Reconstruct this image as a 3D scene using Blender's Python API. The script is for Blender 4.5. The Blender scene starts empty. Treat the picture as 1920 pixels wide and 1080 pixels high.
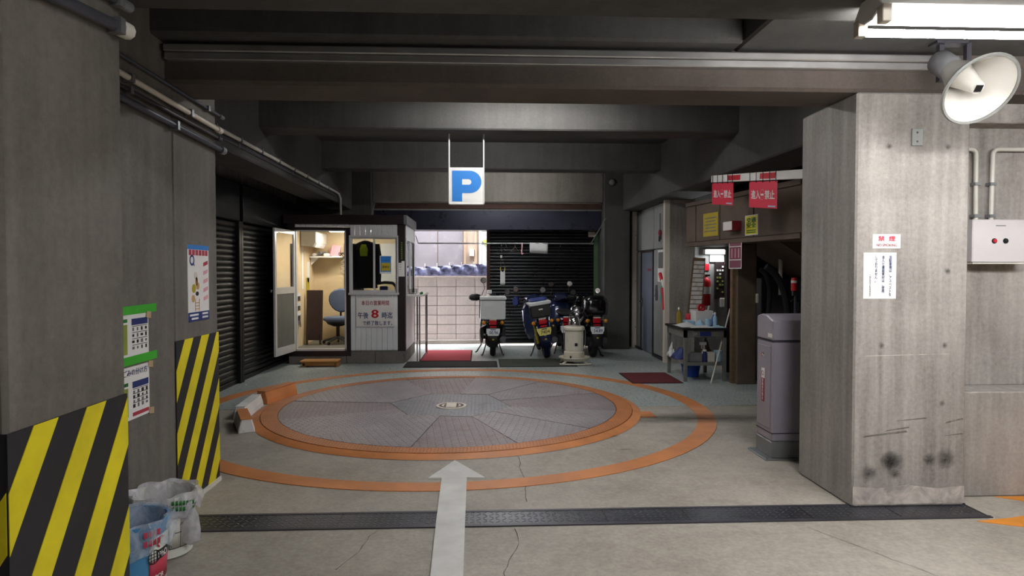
import bpy, math, random
from mathutils import Vector, Matrix
random.seed(7)
SC = bpy.context.scene
COL = SC.collection
PI = math.pi

# ------------------------------------------------------------------ camera, sky, exposure
F_PX, CAM_H = 1240.0, 1.5
PITCH = math.atan(32/1240); YAW = math.atan(57/1240*math.cos(PITCH))
cam = bpy.data.cameras.new('camera'); cam_o = bpy.data.objects.new('camera', cam); COL.objects.link(cam_o)
cam.sensor_width = 36; cam.lens = 36*F_PX/1920; cam.clip_start = .05; cam.clip_end = 200
cam_o.location = (0, 0, CAM_H); cam_o.rotation_euler = (PI/2-PITCH, 0, -YAW)
SC.camera = cam_o
SC.view_settings.view_transform = 'Standard'; SC.view_settings.look = 'None'
SC.view_settings.gamma = 1; SC.view_settings.use_curve_mapping = False
SC.view_settings.exposure = 0.72
world = bpy.data.worlds.new('sky'); SC.world = world; world.use_nodes = True
bg = world.node_tree.nodes['Background']
bg.inputs['Color'].default_value = (.93, .94, 1, 1); bg.inputs['Strength'].default_value = 14.0
TUBE = 85.0        # radiance of the fluorescent tubes

# ------------------------------------------------------------------ survey: a pixel of the photo and a known plane give a place
_cp, _sp, _cy, _sy = math.cos(PITCH), math.sin(PITCH), math.cos(YAW), math.sin(YAW)
_fw = Vector((_sy*_cp, _cy*_cp, -_sp)); _rt = Vector((_cy, -_sy, 0)); _up = _rt.cross(_fw); _C = Vector((0, 0, CAM_H))
def _ray(x, y): return _fw+_rt*((x-960)/F_PX)+_up*((540-y)/F_PX)
def fl(x, y, z=0): d = _ray(x, y); return _C+d*((z-CAM_H)/d.z)
def onX(x, y, X): d = _ray(x, y); return _C+d*(X/d.x)
def onY(x, y, Y): d = _ray(x, y); return _C+d*(Y/d.y)

# ------------------------------------------------------------------ materials
def lin(h):
    h = h.lstrip('#'); c = [int(h[i:i+2], 16)/255 for i in (0, 2, 4)]
    return tuple(v/12.92 if v <= .04045 else ((v+.055)/1.055)**2.4 for v in c)
MATS = {}
def nodes_of(m):
    m.use_nodes = True; nt = m.node_tree; nt.nodes.clear()
    out = nt.nodes.new('ShaderNodeOutputMaterial'); b = nt.nodes.new('ShaderNodeBsdfPrincipled')
    nt.links.new(b.outputs[0], out.inputs[0]); return nt, b
def N(nt, t, **kw):
    n = nt.nodes.new(t)
    for k, v in kw.items():
        if k in n.inputs: n.inputs[k].default_value = v
        else: setattr(n, k, v)
    return n
def mixc(nt, fac, a, b, mode='MIX'):
    n = nt.nodes.new('ShaderNodeMix'); n.data_type = 'RGBA'; n.blend_type = mode
    for i, v in ((0, fac), (6, a), (7, b)):
        if hasattr(v, 'links'): nt.links.new(v, n.inputs[i])
        else: n.inputs[i].default_value = v if i == 0 else (tuple(v)+(1,))[:4]
    return n.outputs[2]
def ramp(nt, src, p0, p1, c0=(0, 0, 0), c1=(1, 1, 1)):
    r = nt.nodes.new('ShaderNodeValToRGB'); e = r.color_ramp.elements
    e[0].position, e[1].position = p0, p1; e[0].color = tuple(c0)+(1,); e[1].color = tuple(c1)+(1,)
    nt.links.new(src, r.inputs[0]); return r.outputs[0]
def coords(nt, scale=(1, 1, 1), rot=(0, 0, 0), kind='Object'):
    t = nt.nodes.new('ShaderNodeTexCoord'); m = nt.nodes.new('ShaderNodeMapping')
    m.inputs['Scale'].default_value = scale; m.inputs['Rotation'].default_value = rot
    nt.links.new(t.outputs[kind], m.inputs[0]); return m.outputs[0]
def noise(nt, co, scale, detail=4, rough=.6, dist=0):
    n = N(nt, 'ShaderNodeTexNoise', Scale=scale, Detail=detail, Roughness=rough, Distortion=dist)
    nt.links.new(co, n.inputs['Vector']); return n.outputs['Fac']
def bump(nt, b, h, strength=.2, dist=.01):
    n = N(nt, 'ShaderNodeBump', Strength=strength, Distance=dist); nt.links.new(h, n.inputs['Height'])
    nt.links.new(n.outputs[0], b.inputs['Normal'])
def mat(name, col, rough=.5, metal=0, var=.12, scale=6, spec=.5, trans=0, emit=None, alpha=None, ior=1.45, coat=0):
    """plain procedural material: a colour with a soft noise in its tone and gloss"""
    if name in MATS: return MATS[name]
    m = bpy.data.materials.new(name); nt, b = nodes_of(m)
    c = lin(col) if isinstance(col, str) else col
    n = noise(nt, coords(nt), scale)
    d = tuple(v*(1-var) for v in c); u = tuple(min(1, v*(1+var)) for v in c)
    nt.links.new(ramp(nt, n, .3, .7, d, u), b.inputs['Base Color'])
    nt.links.new(ramp(nt, n, .2, .8, (max(.02, rough-.06),)*3, (min(1, rough+.06),)*3), b.inputs['Roughness'])
    b.inputs['Metallic'].default_value = metal; b.inputs['Specular IOR Level'].default_value = spec
    b.inputs['IOR'].default_value = ior; b.inputs['Coat Weight'].default_value = coat
    if trans: b.inputs['Transmission Weight'].default_value = trans
    if alpha is not None: b.inputs['Alpha'].default_value = alpha
    if emit: b.inputs['Emission Color'].default_value = emit[0]+(1,); b.inputs['Emission Strength'].default_value = emit[1]
    MATS[name] = m; return m
def concrete(name, base, dark, streak=.5, scale=1.0, rough=.75, bumpy=.25, wear=.35, pour=False):
    """board-marked concrete: cloudy tone, downward rain streaks, speckle, faint lift joints"""
    m = bpy.data.materials.new(name); nt, b = nodes_of(m); co = coords(nt, (scale,)*3)
    c0, c1 = lin(dark), lin(base)
    cloud = ramp(nt, noise(nt, co, 1.6, 6, .62, .4), .32, .68)
    col = mixc(nt, cloud, c0, c1)
    st = ramp(nt, noise(nt, coords(nt, (9*scale, 9*scale, .45*scale)), 1.3, 5, .6), .42, .72)
    col = mixc(nt, st, col, mixc(nt, streak, col, tuple(v*1.35 for v in c1)))
    st2 = ramp(nt, noise(nt, coords(nt, (4*scale, 4*scale, .3*scale)), 2.1, 4, .6), .5, .75)
    col = mixc(nt, st2, col, mixc(nt, streak*.8, col, tuple(v*.55 for v in c0)))
    fine = noise(nt, co, 38, 5, .7)
    col = mixc(nt, wear, col, ramp(nt, fine, .3, .7, tuple(v*.7 for v in c0), tuple(v*1.15 for v in c1)))
    if pour:
        w = N(nt, 'ShaderNodeTexWave', Scale=.36, Distortion=.6, Detail=2); w.bands_direction = 'Z'
        nt.links.new(co, w.inputs['Vector'])
        col = mixc(nt, ramp(nt, w.outputs['Fac'], .0, .012, (.55,)*3, (0, 0, 0)), col, tuple(v*.6 for v in c0))
    nt.links.new(col, b.inputs['Base Color'])
    nt.links.new(ramp(nt, fine, .2, .8, (rough-.1,)*3, (rough+.1,)*3), b.inputs['Roughness'])
    bump(nt, b, fine, bumpy, .006); b.inputs['Specular IOR Level'].default_value = .35
    MATS[name] = m; return m
def paintwear(name, col, under, amount=.5, rough=.6, scale=14, metal=0, tread=False):
    """paint rubbed through to what lies under it"""
    m = bpy.data.materials.new(name); nt, b = nodes_of(m); co = coords(nt)
    n = noise(nt, co, scale, 6, .7); big = noise(nt, co, 1.3, 3, .5)
    mask = mixc(nt, .5, n, big)
    c = lin(col)
    tone = ramp(nt, noise(nt, co, 3, 5), .3, .7, tuple(v*.8 for v in c), tuple(min(1, v*1.15) for v in c))
    nt.links.new(mixc(nt, ramp(nt, mask, amount, amount+.14), tone, lin(under)), b.inputs['Base Color'])
    b.inputs['Roughness'].default_value = rough; b.inputs['Metallic'].default_value = metal
    if tread: tread_bump(nt, b)
    else: bump(nt, b, n, .12, .004)
    MATS[name] = m; return m
def tread_bump(nt, b, pitch=34, strength=.9):
    """raised lozenges of chequered steel plate, alternating by cell"""
    co = coords(nt, (pitch,)*3)
    sep = N(nt, 'ShaderNodeSeparateXYZ'); nt.links.new(co, sep.inputs[0])
    def mth(op, a, c=None):
        n = nt.nodes.new('ShaderNodeMath'); n.operation = op
        for i, v in enumerate((a, c)):
            if v is None: continue
            if hasattr(v, 'links'): nt.links.new(v, n.inputs[i])
            else: n.inputs[i].default_value = v
        return n.outputs[0]
    fx = mth('SUBTRACT', mth('FRACT', sep.outputs[0]), .5); fy = mth('SUBTRACT', mth('FRACT', sep.outputs[1]), .5)
    par = mth('MODULO', mth('ABSOLUTE', mth('ADD', mth('FLOOR', sep.outputs[0]), mth('FLOOR', sep.outputs[1]))), 2.0)
    sg = mth('SUBTRACT', mth('MULTIPLY', par, 2.0), 1.0)
    u = mth('ADD', fx, mth('MULTIPLY', fy, sg)); v = mth('SUBTRACT', fy, mth('MULTIPLY', fx, sg))
    r = mth('ADD', mth('POWER', mth('MULTIPLY', u, 1.5), 2.0), mth('POWER', mth('MULTIPLY', v, 5.0), 2.0))
    h = mth('MAXIMUM', mth('SUBTRACT', 1.0, r), 0.0)
    n = N(nt, 'ShaderNodeBump', Strength=strength, Distance=.02); nt.links.new(h, n.inputs['Height'])
    nt.links.new(n.outputs[0], b.inputs['Normal']); return h
def plate_mat(name, c0, c1, rust, rough=.42, metal=.55, pitch=34, lug=None):
    m = bpy.data.materials.new(name); nt, b = nodes_of(m); co = coords(nt)
    n = noise(nt, co, 2.2, 6, .65, .3)
    col = mixc(nt, ramp(nt, n, .35, .65), lin(c0), lin(c1))
    col = mixc(nt, ramp(nt, noise(nt, co, 4.5, 6, .7, .5), .52, .7, (0, 0, 0), (.7,)*3), col, lin(rust))
    h = tread_bump(nt, b, pitch)
    if lug: col = mixc(nt, ramp(nt, h, .1, .6, (0, 0, 0), (.55,)*3), col, lin(lug))  # paler lug tops: a highlight put into the plate colour
    nt.links.new(col, b.inputs['Base Color'])
    nt.links.new(ramp(nt, n, .3, .7, (rough-.08,)*3, (rough+.12,)*3), b.inputs['Roughness'])
    b.inputs['Metallic'].default_value = metal; MATS[name] = m; return m
def wood(name, c0, c1, scale=(1, 14, 14), rough=.55):
    m = bpy.data.materials.new(name); nt, b = nodes_of(m)
    n = noise(nt, coords(nt, scale), 2.5, 5, .6, 1.2)
    nt.links.new(ramp(nt, n, .3, .7, lin(c0), lin(c1)), b.inputs['Base Color']); b.inputs['Roughness'].default_value = rough
    bump(nt, b, n, .1, .003); MATS[name] = m; return m
def glow(name, col, strength):
    m = bpy.data.materials.new(name); m.use_nodes = True; nt = m.node_tree; nt.nodes.clear()
    o = nt.nodes.new('ShaderNodeOutputMaterial'); e = nt.nodes.new('ShaderNodeEmission')
    e.inputs[0].default_value = tuple(col)+(1,); e.inputs[1].default_value = strength
    nt.links.new(e.outputs[0], o.inputs[0]); MATS[name] = m; return m
def thin_glass(name, tint, rough=.02, clear=.75):
    """a thin pane: mirror at grazing angles, otherwise see-through"""
    m = bpy.data.materials.new(name); m.use_nodes = True; nt = m.node_tree; nt.nodes.clear()
    o = nt.nodes.new('ShaderNodeOutputMaterial'); t = nt.nodes.new('ShaderNodeBsdfTransparent'); g = nt.nodes.new('ShaderNodeBsdfGlossy')
    t.inputs[0].default_value = tuple(v*clear for v in tint)+(1,); g.inputs['Roughness'].default_value = rough
    f = nt.nodes.new('ShaderNodeFresnel'); f.inputs[0].default_value = 1.5
    mx = nt.nodes.new('ShaderNodeMixShader'); nt.links.new(f.outputs[0], mx.inputs[0]); nt.links.new(t.outputs[0], mx.inputs[1]); nt.links.new(g.outputs[0], mx.inputs[2])
    nt.links.new(mx.outputs[0], o.inputs[0]); MATS[name] = m; return m
def film(name, col, opacity, rough=.3):
    m = bpy.data.materials.new(name); nt, b = nodes_of(m)
    n = noise(nt, coords(nt), 9, 4, .6, .8)
    c = lin(col); nt.links.new(ramp(nt, n, .3, .7, tuple(v*.85 for v in c), c), b.inputs['Base Color'])
    nt.links.new(ramp(nt, n, .35, .65, (opacity-.2,)*3, (min(1, opacity+.2),)*3), b.inputs['Alpha'])
    b.inputs['Roughness'].default_value = rough; MATS[name] = m; return m

def smudge(name, col, strength, rough=.9):
    """rubbed-on dirt, dense in its middle"""
    m = bpy.data.materials.new(name); nt, b = nodes_of(m)
    sep = N(nt, 'ShaderNodeSeparateXYZ'); nt.links.new(coords(nt), sep.inputs[0])
    def mth(op, a, c):
        n = nt.nodes.new('ShaderNodeMath'); n.operation = op
        for i, v in enumerate((a, c)):
            if hasattr(v, 'links'): nt.links.new(v, n.inputs[i])
            else: n.inputs[i].default_value = v
        return n.outputs[0]
    ax = sep.outputs[0]; ay = sep.outputs[2] if name.endswith('wall') else sep.outputs[1]
    r = mth('POWER', mth('ADD', mth('MULTIPLY', ax, ax), mth('MULTIPLY', ay, ay)), .5)
    f = mth('MULTIPLY', mth('MAXIMUM', mth('SUBTRACT', 1.0, r), 0.0), strength*1.6)
    n = noise(nt, coords(nt), 2.6, 5, .7); f = mth('MULTIPLY', f, ramp(nt, n, .3, .65, (.3,)*3, (1, 1, 1)))
    nt.links.new(mth('MINIMUM', f, .9), b.inputs['Alpha']); b.inputs['Base Color'].default_value = lin(col)+(1,); b.inputs['Roughness'].default_value = rough; MATS[name] = m
smudge('smudge_wall', '#26221f', .5); smudge('smudge_floor', '#2c2722', .5)
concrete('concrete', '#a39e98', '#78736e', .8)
concrete('dark_concrete', '#746f68', '#57534d', .45)  # darker tone of the plain concrete: striped pillars, recessed wall, back lintel
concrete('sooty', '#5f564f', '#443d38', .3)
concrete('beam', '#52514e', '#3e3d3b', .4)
concrete('dirty_floor', '#b0aa9f', '#837c71', .3, .9, .6, .25, .4, pour=False)
concrete('sealed_floor', '#b4bdba', '#99a3a1', .1, .8, .3, .1, .18, pour=False)
concrete('pavement', '#b8b2ac', '#9a948e', .1, 1, .8, .2, .3, pour=False)
concrete('block', '#d6cbc7', '#bdb2ae', .35, 1.4, .85, .4, .4, pour=False)
concrete('plinth', '#807a74', '#645f5a', .2, 2, .85, .4, .4, pour=False)
paintwear('orange_paint', '#c47d48', '#8d857a', .66, .55)
paintwear('orange_steel', '#bf7a48', '#7d5a44', .68, .5, 12, .15, tread=True)
paintwear('white_paint', '#d9d8d4', '#98938a', .62, .65, 22)
paintwear('hazard_yellow', '#e6d616', '#6d6a2a', .72, .5, 9)
paintwear('hazard_black', '#1c1c22', '#4a4a4a', .74, .5, 9)
paintwear('bright_orange', '#d88a2c', '#a39d91', .7, .5, 9)
plate_mat('tread_plate', '#878084', '#a39d9f', '#7c6660', .45, .3, 21, '#d6d4da')
plate_mat('tread_plate_rusty', '#7f7677', '#988f90', '#77594f', .5, .25, 21, '#cfc8c8')
plate_mat('tread_plate_hub', '#84868a', '#9a9ca2', '#6d6666', lug='#bcbec4', pitch=24)
plate_mat('drain_plate', '#33343a', '#4a4c52', '#3c3630', .36, .6, 26, lug='#8a8d96')
wood('plywood', '#d6bc90', '#e6d2ac', (.6, 7, .6)); wood('brown_board', '#5f4b36', '#7d654a', (1, 3, 8)); wood('step_wood', '#8d5f2c', '#b78243', (1, 14, 14))
mat('black', '#141414', .45); mat('gloss_black', '#0e0e10', .18, coat=.4); mat('rubber', '#17171a', .85); mat('shutter_black', '#1c1d21', .3, .4, .2)
mat('side_shutter', '#101114', .5, .2, .2); mat('housing', '#1e2030', .3, .4, .2); mat('rust', '#3f2a22', .8, .2, .4, 9); mat('dark_brown', '#2c2022', .5); mat('dark_trim', '#2a2023', .4)
mat('sash_white', '#dcdcdc', .35, .3, .05); mat('alu', '#b9b8b6', .35, .75, .08); mat('galv', '#8d9092', .45, .7, .15); mat('chrome', '#d5d5d5', .12, .95, .03); mat('steel_grey', '#7b7c78', .5, .3)
mat('white', '#e8e6e2', .5, 0, .04); mat('offwhite', '#d7d4c9', .5, 0, .06); mat('box_white', '#cbc6c6', .45, 0, .03); mat('cream', '#d8cfc0', .5, 0, .06); mat('paper', '#e9e7e4', .8, 0, .03); mat('siding', '#e2e4e8', .5, 0, .06)
mat('pvc', '#c9c7bd', .4, 0, .06); mat('dark_conduit', '#4b4d55', .4, .3); mat('iron', '#45434a', .5, .5)
mat('red', '#c11d2c', .5, 0, .06); mat('flag_red', '#d8304a', .55, 0, .06); mat('blue', '#2f7fd0', .45, 0, .04); mat('navy', '#20306e', .5); mat('deep_red', '#8a2030', .5)
mat('mat_red', '#a03a44', .95, 0, .15, 60); mat('mat_maroon', '#5d1d24', .95, 0, .2, 60); mat('mat_dark', '#2b2c2c', .95, 0, .2, 60); mat('mat_olive', '#3c4038', .95, 0, .2, 60)
mat('gate_grey', '#958f9a', .4, .1, .05); mat('yellow_sign', '#e8de1c', .5, 0, .04); mat('old_yellow', '#b9a52c', .7, 0, .1); mat('green_ink', '#156c22', .6)
mat('green_tape', '#3fb02e', .4, 0, .06); mat('tan_tape', '#b79c78', .6); mat('brown_ply', '#5f5146', .7, 0, .2, 4); mat('panel_grey', '#9b9c9a', .5, .2, .1, 3); mat('door_grey', '#6f7480', .45, .25, .12, 3)
mat('amber', '#d98b1c', .25, 0, .05, trans=.15); mat('lens_red', '#b01020', .2, 0, .05); mat('plate_white', '#e6e9ea', .4, 0, .03); mat('plate_yellow', '#d8cf6a', .4, 0, .03)
mat('bike_blue', '#1b2547', .2, .2, .1, coat=.5); mat('box_grey', '#cdd2d2', .4, 0, .04); mat('stove', '#d9d2c2', .4, 0, .06); mat('enamel_blue', '#2450b8', .3)
mat('chair_blue', '#5d6880', .9, 0, .1, 40); mat('jacket', '#191a1e', .8, 0, .3, 20); mat('lime', '#dcf228', .5, 0, .05); mat('brown_top', '#3f2f28', .5); mat('teal', '#2fae9c', .7); mat('grey_cloth', '#55585f', .9)
mat('cloth_white', '#dcdedd', .9, 0, .05); mat('tarp', '#45475f', .35, 0, .9, 12); mat('house_wall', '#8f8071', .8, 0, .05); mat('house_frame', '#7d6a58', .5); mat('frosted', '#666265', .25, 0, .12, 3); mat('curtain', '#dcd8d8', .8, 0, .1, 5)
mat('pail_blue', '#4c8fbe', .4, 0, .04); mat('pail_white', '#dfe2d8', .4, 0, .03); mat('label_red', '#b4364a', .5); mat('pale_blue', '#a9cbe0', .4, 0, .1); mat('bottle_oil', '#c9b04a', .15, 0, .05, trans=.5); mat('olive', '#8b9a3a', .6); mat('pink', '#e2a5b0', .6); mat('skin_tan', '#cfa46a', .6); mat('grey_mid', '#6e6e70', .6); mat('maroon_sign', '#7d3450', .4, 0, .05); mat('green_paint', '#4c6a4a', .5, .1)
thin_glass('glass', (.95, .97, .97)); thin_glass('glass_dark', (.8, .82, .82), .03, .7); mat('horn_white', '#c2bfb7', .45, 0, .04); film('bag', '#e4e2e8', .55); film('bag_clear', '#dfe6f2', .4)
glow('tube', (1, .985, .985), TUBE); glow('tube_bay', (1, .995, .99), TUBE*1.0); glow('tube_warm', (1, .93, .8), 34); glow('tube_cool', (.93, .98, 1), 45); glow('lit_red', (1, .1, .05), 1.5)
# ------------------------------------------------------------------ mesh building
class MB:
    def __init__(s): s.v = []; s.f = []; s.sm = []
    def add(s, vs, fs, smooth=False):
        o = len(s.v); s.v += [tuple(p) for p in vs]; s.f += [tuple(i+o for i in f) for f in fs]; s.sm += [smooth]*len(fs); return s
    def box(s, x0, x1, y0, y1, z0, z1):
        return s.add([(x0, y0, z0), (x1, y0, z0), (x1, y1, z0), (x0, y1, z0), (x0, y0, z1), (x1, y0, z1), (x1, y1, z1), (x0, y1, z1)],
                     [(3, 2, 1, 0), (4, 5, 6, 7), (0, 1, 5, 4), (1, 2, 6, 5), (2, 3, 7, 6), (3, 0, 4, 7)])
    def obox(s, c, size, R=None):
        c = Vector(c); R = R or Matrix.Identity(3); h = [v/2 for v in size]
        vs = [c+R @ Vector((sx*h[0], sy*h[1], sz*h[2])) for sz in (-1, 1) for sx, sy in ((-1, -1), (1, -1), (1, 1), (-1, 1))]
        return s.add(vs, [(3, 2, 1, 0), (4, 5, 6, 7), (0, 1, 5, 4), (1, 2, 6, 5), (2, 3, 7, 6), (3, 0, 4, 7)])
    def prism(s, pts, d):
        """flat polygon pts pushed along d"""
        d = Vector(d); n = len(pts); a = [Vector(p) for p in pts]
        return s.add(a+[p+d for p in a], [tuple(range(n))[::-1], tuple(range(n, 2*n))]+[(i, (i+1) % n, n+(i+1) % n, n+i) for i in range(n)])
    def tube(s, pts, r, n=8, cap=True):
        P = [Vector(p) for p in pts]; rs = r if isinstance(r, (list, tuple)) else [r]*len(P); vs = []; up = None
        for i, p in enumerate(P):
            t = (P[min(i+1, len(P)-1)]-P[max(i-1, 0)]).normalized()
            if up is None:
                up = Vector((0, 0, 1)) if abs(t.z) < .9 else Vector((1, 0, 0))
            a = t.cross(up)
            if a.length < 1e-4: a = t.cross(Vector((1, .3, .1)))
            a.normalize(); b = a.cross(t).normalized(); up = b
            vs += [p+(a*math.cos(2*PI*k/n)+b*math.sin(2*PI*k/n))*rs[i] for k in range(n)]
        fs = [(i*n+k, i*n+(k+1) % n, (i+1)*n+(k+1) % n, (i+1)*n+k) for i in range(len(P)-1) for k in range(n)]
        s.add(vs, fs, True)
        if cap:
            o = len(s.v)-len(vs); m = len(P)-1
            s.f += [tuple(o+k for k in range(n))[::-1], tuple(o+m*n+k for k in range(n))]; s.sm += [False, False]
        return s
    def lathe(s, prof, c=(0, 0, 0), axis=(0, 0, 1), n=20, a0=0, a1=2*PI, wob=None):
        """profile of (radius, height) turned round axis through c"""
        ax = Vector(axis).normalized(); u = ax.orthogonal().normalized() if abs(ax.z) < .999 else Vector((1, 0, 0)); w = ax.cross(u); c = Vector(c)
        full = abs(a1-a0-2*PI) < 1e-6; m = n if full else n+1; vs = []
        for j, (r, h) in enumerate(prof):
            for k in range(m):
                a = a0+(a1-a0)*k/n; rr, hh = (r, h) if wob is None else wob(r, h, a, j)
                vs.append(c+ax*hh+(u*math.cos(a)+w*math.sin(a))*rr)
        fs = [(j*m+k, j*m+(k+1) % m, (j+1)*m+(k+1) % m, (j+1)*m+k) for j in range(len(prof)-1) for k in range(n)]
        s.add(vs, fs, True)
        return s
    def ball(s, c, r, n=12, m=8, R=None):
        r = r if isinstance(r, (list, tuple)) else (r,)*3; c = Vector(c); R = R or Matrix.Identity(3); vs = []
        for j in range(m+1):
            t = PI*j/m
            for k in range(n):
                a = 2*PI*k/n; vs.append(c+R @ Vector((r[0]*math.sin(t)*math.cos(a), r[1]*math.sin(t)*math.sin(a), r[2]*math.cos(t))))
        return s.add(vs, [(j*n+k, (j+1)*n+k, (j+1)*n+(k+1) % n, j*n+(k+1) % n) for j in range(m) for k in range(n)], True)
    def loft(s, rings, cap=True, smooth=True):
        n = len(rings[0]); vs = [p for r in rings for p in r]
        s.add(vs, [(i*n+k, i*n+(k+1) % n, (i+1)*n+(k+1) % n, (i+1)*n+k) for i in range(len(rings)-1) for k in range(n)], smooth)
        if cap:
            o = len(s.v)-len(vs); m = len(rings)-1
            s.f += [tuple(o+k for k in range(n))[::-1], tuple(o+m*n+k for k in range(n))]; s.sm += [False, False]
        return s
    def sheet(s, rows, thick=None):
        n = len(rows[0]); vs = [p for r in rows for p in r]
        return s.add(vs, [(i*n+k, i*n+k+1, (i+1)*n+k+1, (i+1)*n+k) for i in range(len(rows)-1) for k in range(n-1)], True)
OFF = {}
def tag(o, label, cat, group=None, kind=None):
    o['label'] = label
    if cat: o['category'] = cat
    if group: o['group'] = group
    if kind: o['kind'] = kind
    return o
def thing(name, label, cat, loc=(0, 0, 0), group=None, rot=None, kind=None):
    o = bpy.data.objects.new(name, None); COL.objects.link(o); o.location = loc; o.empty_display_size = .1
    if rot: o.rotation_euler = rot; OFF[o.name] = Vector((0, 0, 0))
    else: OFF[o.name] = Vector(loc)
    return tag(o, label, cat, group, kind)
def M(m): return MATS[m] if isinstance(m, str) else m
def build(name, mb, m, parent=None, bevel=0, label=None, local=False, seg=1, solid=0, kind=None):
    """one mesh object; under a thing its points are given in world space unless the thing is turned"""
    off = OFF.get(parent.name, Vector((0, 0, 0))) if parent else Vector((0, 0, 0))
    me = bpy.data.meshes.new(name)
    me.from_pydata([tuple(Vector(p)-off) for p in mb.v], [], mb.f); me.update()
    me.polygons.foreach_set('use_smooth', mb.sm); me.materials.append(M(m))
    if any(mb.sm): me.set_sharp_from_angle(angle=.75)
    o = bpy.data.objects.new(name, me); COL.objects.link(o)
    if parent: o.parent = parent; OFF[o.name] = off
    if solid:
        d = o.modifiers.new('solid', 'SOLIDIFY'); d.thickness = solid; d.offset = 0
    if bevel:
        d = o.modifiers.new('bevel', 'BEVEL'); d.width = bevel; d.segments = seg; d.limit_method = 'ANGLE'; d.angle_limit = .7
    if label: o['label'] = label
    if kind: o['kind'] = kind
    return o
def one(name, mb, m, label, cat, group=None, bevel=0, **kw):
    """a thing that is a single mesh, its origin at the middle of its base"""
    xs, ys, zs = zip(*mb.v); c = Vector(((min(xs)+max(xs))/2, (min(ys)+max(ys))/2, min(zs)))
    mb.v = [tuple(Vector(p)-c) for p in mb.v]
    o = build(name, mb, m, None, bevel, **kw); o.location = c; OFF[o.name] = c
    return tag(o, label, cat, group)
def struct(name, mb, m, label, bevel=0, cat=None):
    return tag(build(name, mb, m, None, bevel), label, cat, None, 'structure')
def B(*a): return MB().box(*a)
def share(src, name, parent, loc, rot=None, m=None):
    """another piece with the same mesh"""
    o = bpy.data.objects.new(name, src.data); COL.objects.link(o); o.parent = parent; o.location = loc; OFF[o.name] = OFF.get(parent.name, Vector())
    if rot: o.rotation_euler = rot
    for d in src.modifiers:
        e = o.modifiers.new(d.name, d.type)
        if d.type == 'BEVEL': e.width = d.width; e.segments = d.segments; e.limit_method = 'ANGLE'; e.angle_limit = .7
    return o
def text(body, c, u, v, w, h, m, parent, name='lettering', lift=.002, bold=.02, align='CENTER', local=False, depth=.0006):
    """flat lettering centred on c, u across, v up, fitted to w by h"""
    cu = bpy.data.curves.new('t', 'FONT'); cu.body = body; cu.align_x = align; cu.space_line = .95; cu.resolution_u = 3
    t = bpy.data.objects.new('t', cu); COL.objects.link(t); bpy.context.view_layer.update()
    me = bpy.data.meshes.new_from_object(t.evaluated_get(bpy.context.evaluated_depsgraph_get()))
    bpy.data.objects.remove(t); bpy.data.curves.remove(cu)
    if not me.vertices: return None
    xs = [p.co.x for p in me.vertices]; ys = [p.co.y for p in me.vertices]
    x0, x1, y0, y1 = min(xs), max(xs), min(ys), max(ys); u = Vector(u).normalized(); v = Vector(v).normalized(); n = u.cross(v)
    off = OFF.get(parent.name, Vector()) if parent else Vector(); c = Vector(c)
    sx = w/(x1-x0) if w else h/(y1-y0); sy = h/(y1-y0) if h else sx
    for p in me.vertices:
        p.co = c+u*((p.co.x-(x0+x1)/2)*sx)+v*((p.co.y-(y0+y1)/2)*sy)+n*lift-off
    if bold:
        # heavier strokes: the same outlines set down again a hair's breadth apart
        vs = [p.co.copy() for p in me.vertices]; fs = [tuple(q.vertices) for q in me.polygons]; n0 = len(vs); dx = u*(bold*abs(sx)*.9); dy = v*(bold*abs(sy)*.6); V = []; Fs = []
        for k, d_ in enumerate((dx, -dx, dy, -dy)): V += [q+d_+n*(.00025*k) for q in vs]; Fs += [tuple(i+k*n0 for i in f) for f in fs]
        me = bpy.data.meshes.new(name); me.from_pydata([tuple(q) for q in V], [], Fs); me.update()
    me.materials.clear(); me.materials.append(M(m)); me.name = name
    o = bpy.data.objects.new(name, me); COL.objects.link(o); o.parent = parent; OFF[o.name] = off
    return o
def vtext(body, top, u, v, size, m, parent, step=1.06, **kw):
    """a column of characters as one piece of lettering"""
    return text('\n'.join(body), Vector(top)-Vector(v).normalized()*(size*step*len(body)/2), u, v, size*.92, size*step*len(body), m, parent, **kw)
def card(name, c, u, v, w, h, m, parent=None, lift=0, thick=.003, **kw):
    """a thin rectangular sheet centred on c"""
    c = Vector(c); u = Vector(u).normalized(); v = Vector(v).normalized(); n = u.cross(v); c = c+n*lift
    return build(name, MB().prism([c-u*w/2-v*h/2, c+u*w/2-v*h/2, c+u*w/2+v*h/2, c-u*w/2+v*h/2], n*thick), m, parent, **kw)
UX, UY, UZ = Vector((1, 0, 0)), Vector((0, 1, 0)), Vector((0, 0, 1))
def Rx(a): return Matrix.Rotation(a, 3, 'X')
def Ry(a): return Matrix.Rotation(a, 3, 'Y')
def Rz(a): return Matrix.Rotation(a, 3, 'Z')
def ring(c, r, n=16, u=UX, v=UY): return [Vector(c)+u*math.cos(2*PI*k/n)*r+v*math.sin(2*PI*k/n)*r for k in range(n)]
def annulus(cx, cy, r0, r1, z0, z1, n=96, a0=0, a1=2*PI):
    return MB().lathe([(r0, z0), (r0, z1), (r1, z1), (r1, z0)], (cx, cy, 0), (0, 0, 1), n, a0, a1)
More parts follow.
